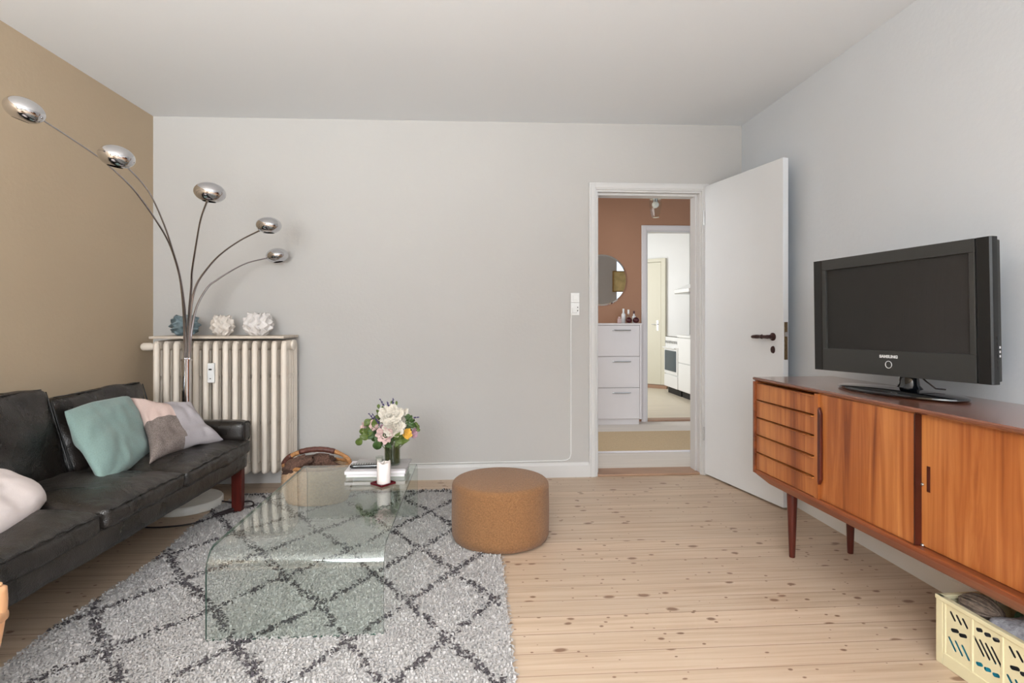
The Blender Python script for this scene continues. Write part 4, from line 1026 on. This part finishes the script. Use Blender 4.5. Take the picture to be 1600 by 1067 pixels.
for (x,y) in ((.075,-.215),(D-.055,-.205),(.075,-SBL+.20),(D-.055,-SBL+.20)):
    g=G().lathe([(.0125,.001),(.0135,.004),(.0235,z0-.05),(.0235,z0-.041)],24,(x,y,0)); auto(g.obj('leg','leg_wood',sb),50)

# ---------------------------------------------------------------- television
tv=thing('television','black flat television standing on the teak sideboard','television',(1.675,2.15,.8315),R(11))
# local y negative = near end, local x negative = screen side
g=G().lathe([(.262,.002),(.268,.006),(.266,.011),(.255,.014),(.10,.022),(.0,.026)],64,(0,0,0),'z',.46,1.0); auto(g.obj('stand_base','gloss_black',tv),50)
g=G().lathe([(.055,.020),(.042,.034),(.036,.085),(.038,.095)],28,(.055,.0,0),'z',.62,1.0); auto(g.obj('stand_neck','gloss_black',tv),50)
auto(G().tube([(.045,-.04,.085),(.050,-.075,.055),(.06,-.105,.030),(.09,-.12,.027)],.003,8).obj('cable','cable_black',tv))
pn=bpy.data.objects.new('panel',None)
C.objects.link(pn); pn.parent=tv; pn.location=(.0,.045,.318); pn.rotation_euler=(R(-1.0),0,0)
HW,HH=.393,.252
def pt(g,nm,mt,par,**k): return g.obj(nm,mt,par,**k)
cs=G().box(.010,.060,-HW+.012,HW-.012,-HH+.008,HH-.008); cs.prism([(.060,-.17),(.060,.17),(.095,.12),(.095,-.14)],(-.27,.27),'y')
bezel=G(); a0=.048+.03; 
IW,IH=.318,.178; oz=.026
bezel.box(0,.022,-IW-.02,IW+.02,-HH,-IH+oz); bezel.box(0,.022,-IW-.02,IW+.02,IH+oz,HH); bezel.box(0,.022,-IW-.02,-IW,-IH+oz,IH+oz); bezel.box(0,.022,IW,IW+.02,-IH+oz,IH+oz)
case=cs.obj('panel','tv_bezel',tv,bevel=.004); fixn(case)
case.location=pn.location; case.rotation_euler=pn.rotation_euler; bpy.data.objects.remove(pn); pn=case
bezel.obj('bezel','tv_bezel',pn,bevel=.0015)
G().box(.010,.0105,-IW,IW,-IH+oz,IH+oz).obj('screen','tv_screen',pn)
for s in (1,-1):
    g=G().prism([(.004,s*(IW+.0205)),(.0,s*(IW+.030)),(.0,s*HW*.985),(.006,s*HW),(.030,s*HW),(.030,s*(IW+.0205))],(-HH,HH),'z'); fixn(g.obj('speaker','tv_bezel_dark',pn,bevel=.001))
g=G(); g.tube([(-.001,.014*math.cos(2*PI*i/32),-.207+.014*math.sin(2*PI*i/32)) for i in range(32)],.0014,6,closed=True); g.obj('power_ring','silver_print',pn,smooth=True)
g=G(); 
for z in (-.13,-.145,-.16): g.box(.040,.052,-HW+.0108,-HW+.0118,z,z+.008)
g.obj('sticker','silver_print',pn)
g=G()
for k in range(6): g.box(.020,.028,-HW-.001,-HW+.001,-.10-.02*k,-.088-.02*k)
g.obj('side_button','black_plastic',pn)
cu=bpy.data.curves.new('t','FONT'); cu.body='SAMSUNG'; cu.size=.0155; cu.align_x='CENTER'; cu.extrude=.0004; cu.offset=.0009
to=bpy.data.objects.new('t',cu); C.objects.link(to); bpy.context.view_layer.update()
me=bpy.data.meshes.new_from_object(to.evaluated_get(bpy.context.evaluated_depsgraph_get())); bpy.data.objects.remove(to)
lg=bpy.data.objects.new('lettering',me); C.objects.link(lg); me.materials.clear(); me.materials.append(M['silver_print']); lg.parent=pn
lg.matrix_local=Matrix.Translation((-.0008,0,-.180))@Matrix(((0,0,-1,0),(-1,0,0,0),(0,1,0,0),(0,0,0,1)))@Matrix.Diagonal((1.15,1,1,1))

# ---------------------------------------------------------------- crate
CR=thing('storage_crate','pale yellow perforated plastic crate on the floor under the sideboard','crate',(1.527,1.787,0),R(1.8))
CL,CW,CH=.40,.27,.22
def holes_panel(name,cut,size,parent):
    """panel in local yz plane, slots cut through"""
    g=G().box(0,.0016,*size); o=g.obj(name,'crate')
    cg=G()
    for (y,z,l,w,a) in cut:
        n=6; P=[]
        for k in range(n+1):
            t=-PI/2+PI*k/n; P.append((l/2+w/2*math.cos(t),w/2*math.sin(t)))
        for k in range(n+1):
            t=PI/2+PI*k/n; P.append((-l/2+w/2*math.cos(t),w/2*math.sin(t)))
        ca,sa=math.cos(a),math.sin(a)
        cg.prism([(y+p*ca-q*sa,z+p*sa+q*ca) for p,q in P],(-.01,.02),'x')
    c=fixn(cg.obj('cutter','crate'))
    bo=o.modifiers.new('b','BOOLEAN'); bo.operation='DIFFERENCE'; bo.object=c; bo.solver='EXACT'
    bpy.context.view_layer.update()
    me=bpy.data.meshes.new_from_object(o.evaluated_get(bpy.context.evaluated_depsgraph_get()))
    bpy.data.objects.remove(o); bpy.data.objects.remove(c)
    o=bpy.data.objects.new(name,me); C.objects.link(o); o.parent=parent; return o
cuts=[]
for c0 in range(3):
    y=-.082-.098*c0; A1=R(52)
    zz=.175
    if c0%2==0:
        for k in (-1,0,1): cuts.append((y+.022*k,zz,.022,.0095,A1))
        for k in (-.6,.6): cuts.append((y+.024*k,.133,.020,.012,R(160)))
        for k in (-1.2,0,1.2): cuts.append((y+.020*k,.085,.036,.0095,A1))
    else:
        for k in (-1,0,1): cuts.append((y+.027*k,.182,.013,.012,R(160)))
        for k in (-1.5,-.5,.5,1.5): cuts.append((y+.019*k,.132,.048,.009,A1))
        for k in (-1,0,1): cuts.append((y+.027*k,.078,.014,.012,R(160)))
sidep=holes_panel('side_panel',cuts,(-CL+.01,-.01,.04,CH-.012),CR)
c2=sidep.copy(); C.objects.link(c2); c2.parent=CR; c2.location=(CW-.005,0,0)
for xa,xb,xm in ((-.004,.009,-.003),(CW-.009,CW+.004,CW-.006)):
    g=G(); g.box(xa,xb,-.026,0,0,CH); g.box(xa,xb,-CL,-CL+.026,0,CH); g.box(xa,xb,-CL+.026,-.026,0,.042)
    g.box(xm,xm+.009,-.036,-.029,.042,CH)
    for y in (-.13,-.228,-.326): g.box(xm,xm+.009,y-.004,y+.004,.042,CH-.01)
    g.obj('frame','crate',CR,bevel=.002)
g=G(); g.box(-.006,.012,-CL-.002,.002,CH-.014,CH); g.box(CW-.012,CW+.006,-CL-.002,.002,CH-.014,CH); g.box(.012,CW-.012,-.016,.002,CH-.014,CH); g.box(.012,CW-.012,-CL-.002,-CL+.016,CH-.014,CH)
g.obj('rim','crate',CR,bevel=.002)
for y in (-.008,-CL+.002): G().box(.009,CW-.009,y,y+.006,.02,CH-.014).obj('end_panel','crate',CR)
G().box(.009,CW-.009,-CL+.008,-.008,.004,.010).obj('bottom','crate',CR)
# contents
def cw(x,y,z): 
    a=R(1.8); return (1.527+x*math.cos(a)-y*math.sin(a),1.787+x*math.sin(a)+y*math.cos(a),z)
g=G(); rr=random.Random(5)
for k in range(26):
    a0=rr.uniform(0,2*PI); tl=rr.uniform(-.35,.35); r1=.042+rr.uniform(-.006,.006)
    g.tube([Vector((.055*math.cos(a0*.15)*math.cos(2*PI*i/20)*1.15,r1*math.sin(2*PI*i/20)*math.cos(tl+k*.24-3),r1*.75*math.sin(2*PI*i/20)*math.sin(tl+k*.24-3)))+Vector((0,0,0)) for i in range(20)],.0035,6,closed=True)
g.ball((0,0,0),.036,14,10,(1.4,1,.75))
g.tube([(-.03,-.02,.03),(-.05,-.06,.022),(-.058,-.09,.012),(-.058,-.098,-.0)],.003,6)
o=g.obj('yarn_skein','twine',smooth=True); o.location=cw(.075,-.085,.212); o.rotation_euler=(0,0,R(100)); tag(o,'taupe yarn skein spilling over the crate rim','yarn')
g=G().rbox((0,0,0),(.075,.13,.03),.025,16,24,6,puff=(.01,.01,.012),wr=.016,wf=16,seed=3); o=g.obj('wool_scarf','grey_cloth',smooth=True); o.location=cw(.090,-.29,.195); tag(o,'heather grey folded knit lying in the yellow crate','knitwear')
g=G().rbox((0,0,0),(.03,.045,.03),.02,8,10,6,wr=.01,wf=18); o=g.obj('green_cloth','green_cloth',smooth=True); o.location=cw(.150,-.185,.20); tag(o,'dark green cloth tucked behind the grey knit in the crate','cloth')
g=G().box(-.002,.002,-.14,.14,0,.12); 
o=g.obj('paper_bag','paper_white'); o.location=cw(.20,-.25,.11); o.rotation_euler=(0,R(8),R(1.8)); tag(o,'white paper bag standing at the back of the yellow crate','bag')
g=G()
for k in range(12): g.lathe([(.003,-.0026),(.003,-.0021)],8,(0,rr.uniform(-.12,.12),rr.uniform(.075,.112)),'x')
g.obj('dots','lavender',o)
g=G().rbox((0,0,0),(.018,.175,.05),.017,6,30,8,puff=(.003,.003,.004),wr=.005,wf=20,seed=6); o=g.obj('folded_cloth','charcoal_cloth',smooth=True); o.location=cw(.030,-.20,.150); o.rotation_euler=(0,0,R(1.8)); tag(o,'charcoal folded cloth showing through the upper slots of the crate','cloth')
for (x,y,z,h,lb) in ((.07,-.09,.012,.085,'bright blue package at the front inside the crate'),(.07,-.22,.012,.085,'bright blue package at the middle bottom of the crate'),(.09,-.34,.012,.095,'bright blue package at the near end of the crate')):
    g=G().box(-.058,.03,-.062,.062,0,h); o=g.obj('package','blue_pack',bevel=.006); o.location=cw(x,y,z); o.rotation_euler=(0,0,R(1.8)); tag(o,lb,'package','blue packages in the crate')

# ---------------------------------------------------------------- wooden armchair at the left frame edge
ch=thing('armchair','light wooden armchair with rounded arm at the left frame edge','chair',(-1.128,.92,0),R(0))
def post(x,y,h,r=.019): return G().lathe([(r*.7,.02),(r,.2),(r*1.05,h-.03),(r*.9,h-.008),(r*.5,h)],20,(x,y,0))
for x in (.235,-.30):
    auto(G().tube(catmull([(x,.20,.636),(x,.20,.625),(x+.001,.20,.59),(x-.008,.2,.53),(x-.028,.2,.44),(x-.055,.2,.25),(x-.065,.2,.02)],4),[.008]+[.014]*3+[.021]*6+[.020]*6+[.016]*9,16).obj('leg','birch',ch),60)
for (x,y,h) in ((.235,-.32,.60),(-.30,-.32,.60)):
    auto(post(x,y,h).obj('leg','birch',ch),60)
for x in (.235,-.30):
    g=G().rbox((x,-.06,.575),(.024,.275,.014),.012,6,16,4); g.obj('arm','birch',ch,smooth=True)
g=G().box(-.28,.215,-.31,.19,.27,.31); g.obj('seat_frame','birch',ch,bevel=.008)
G().rbox((-.032,-.05,.36),(.235,.235,.055),.04,14,14,6,puff=(0,0,.015)).obj('seat','seat_cloth',ch,smooth=True)
G().rbox((-.032,-.30,.55),(.235,.05,.20),.04,14,6,12,puff=(0,.015,0)).obj('backrest','seat_cloth',ch,smooth=True)
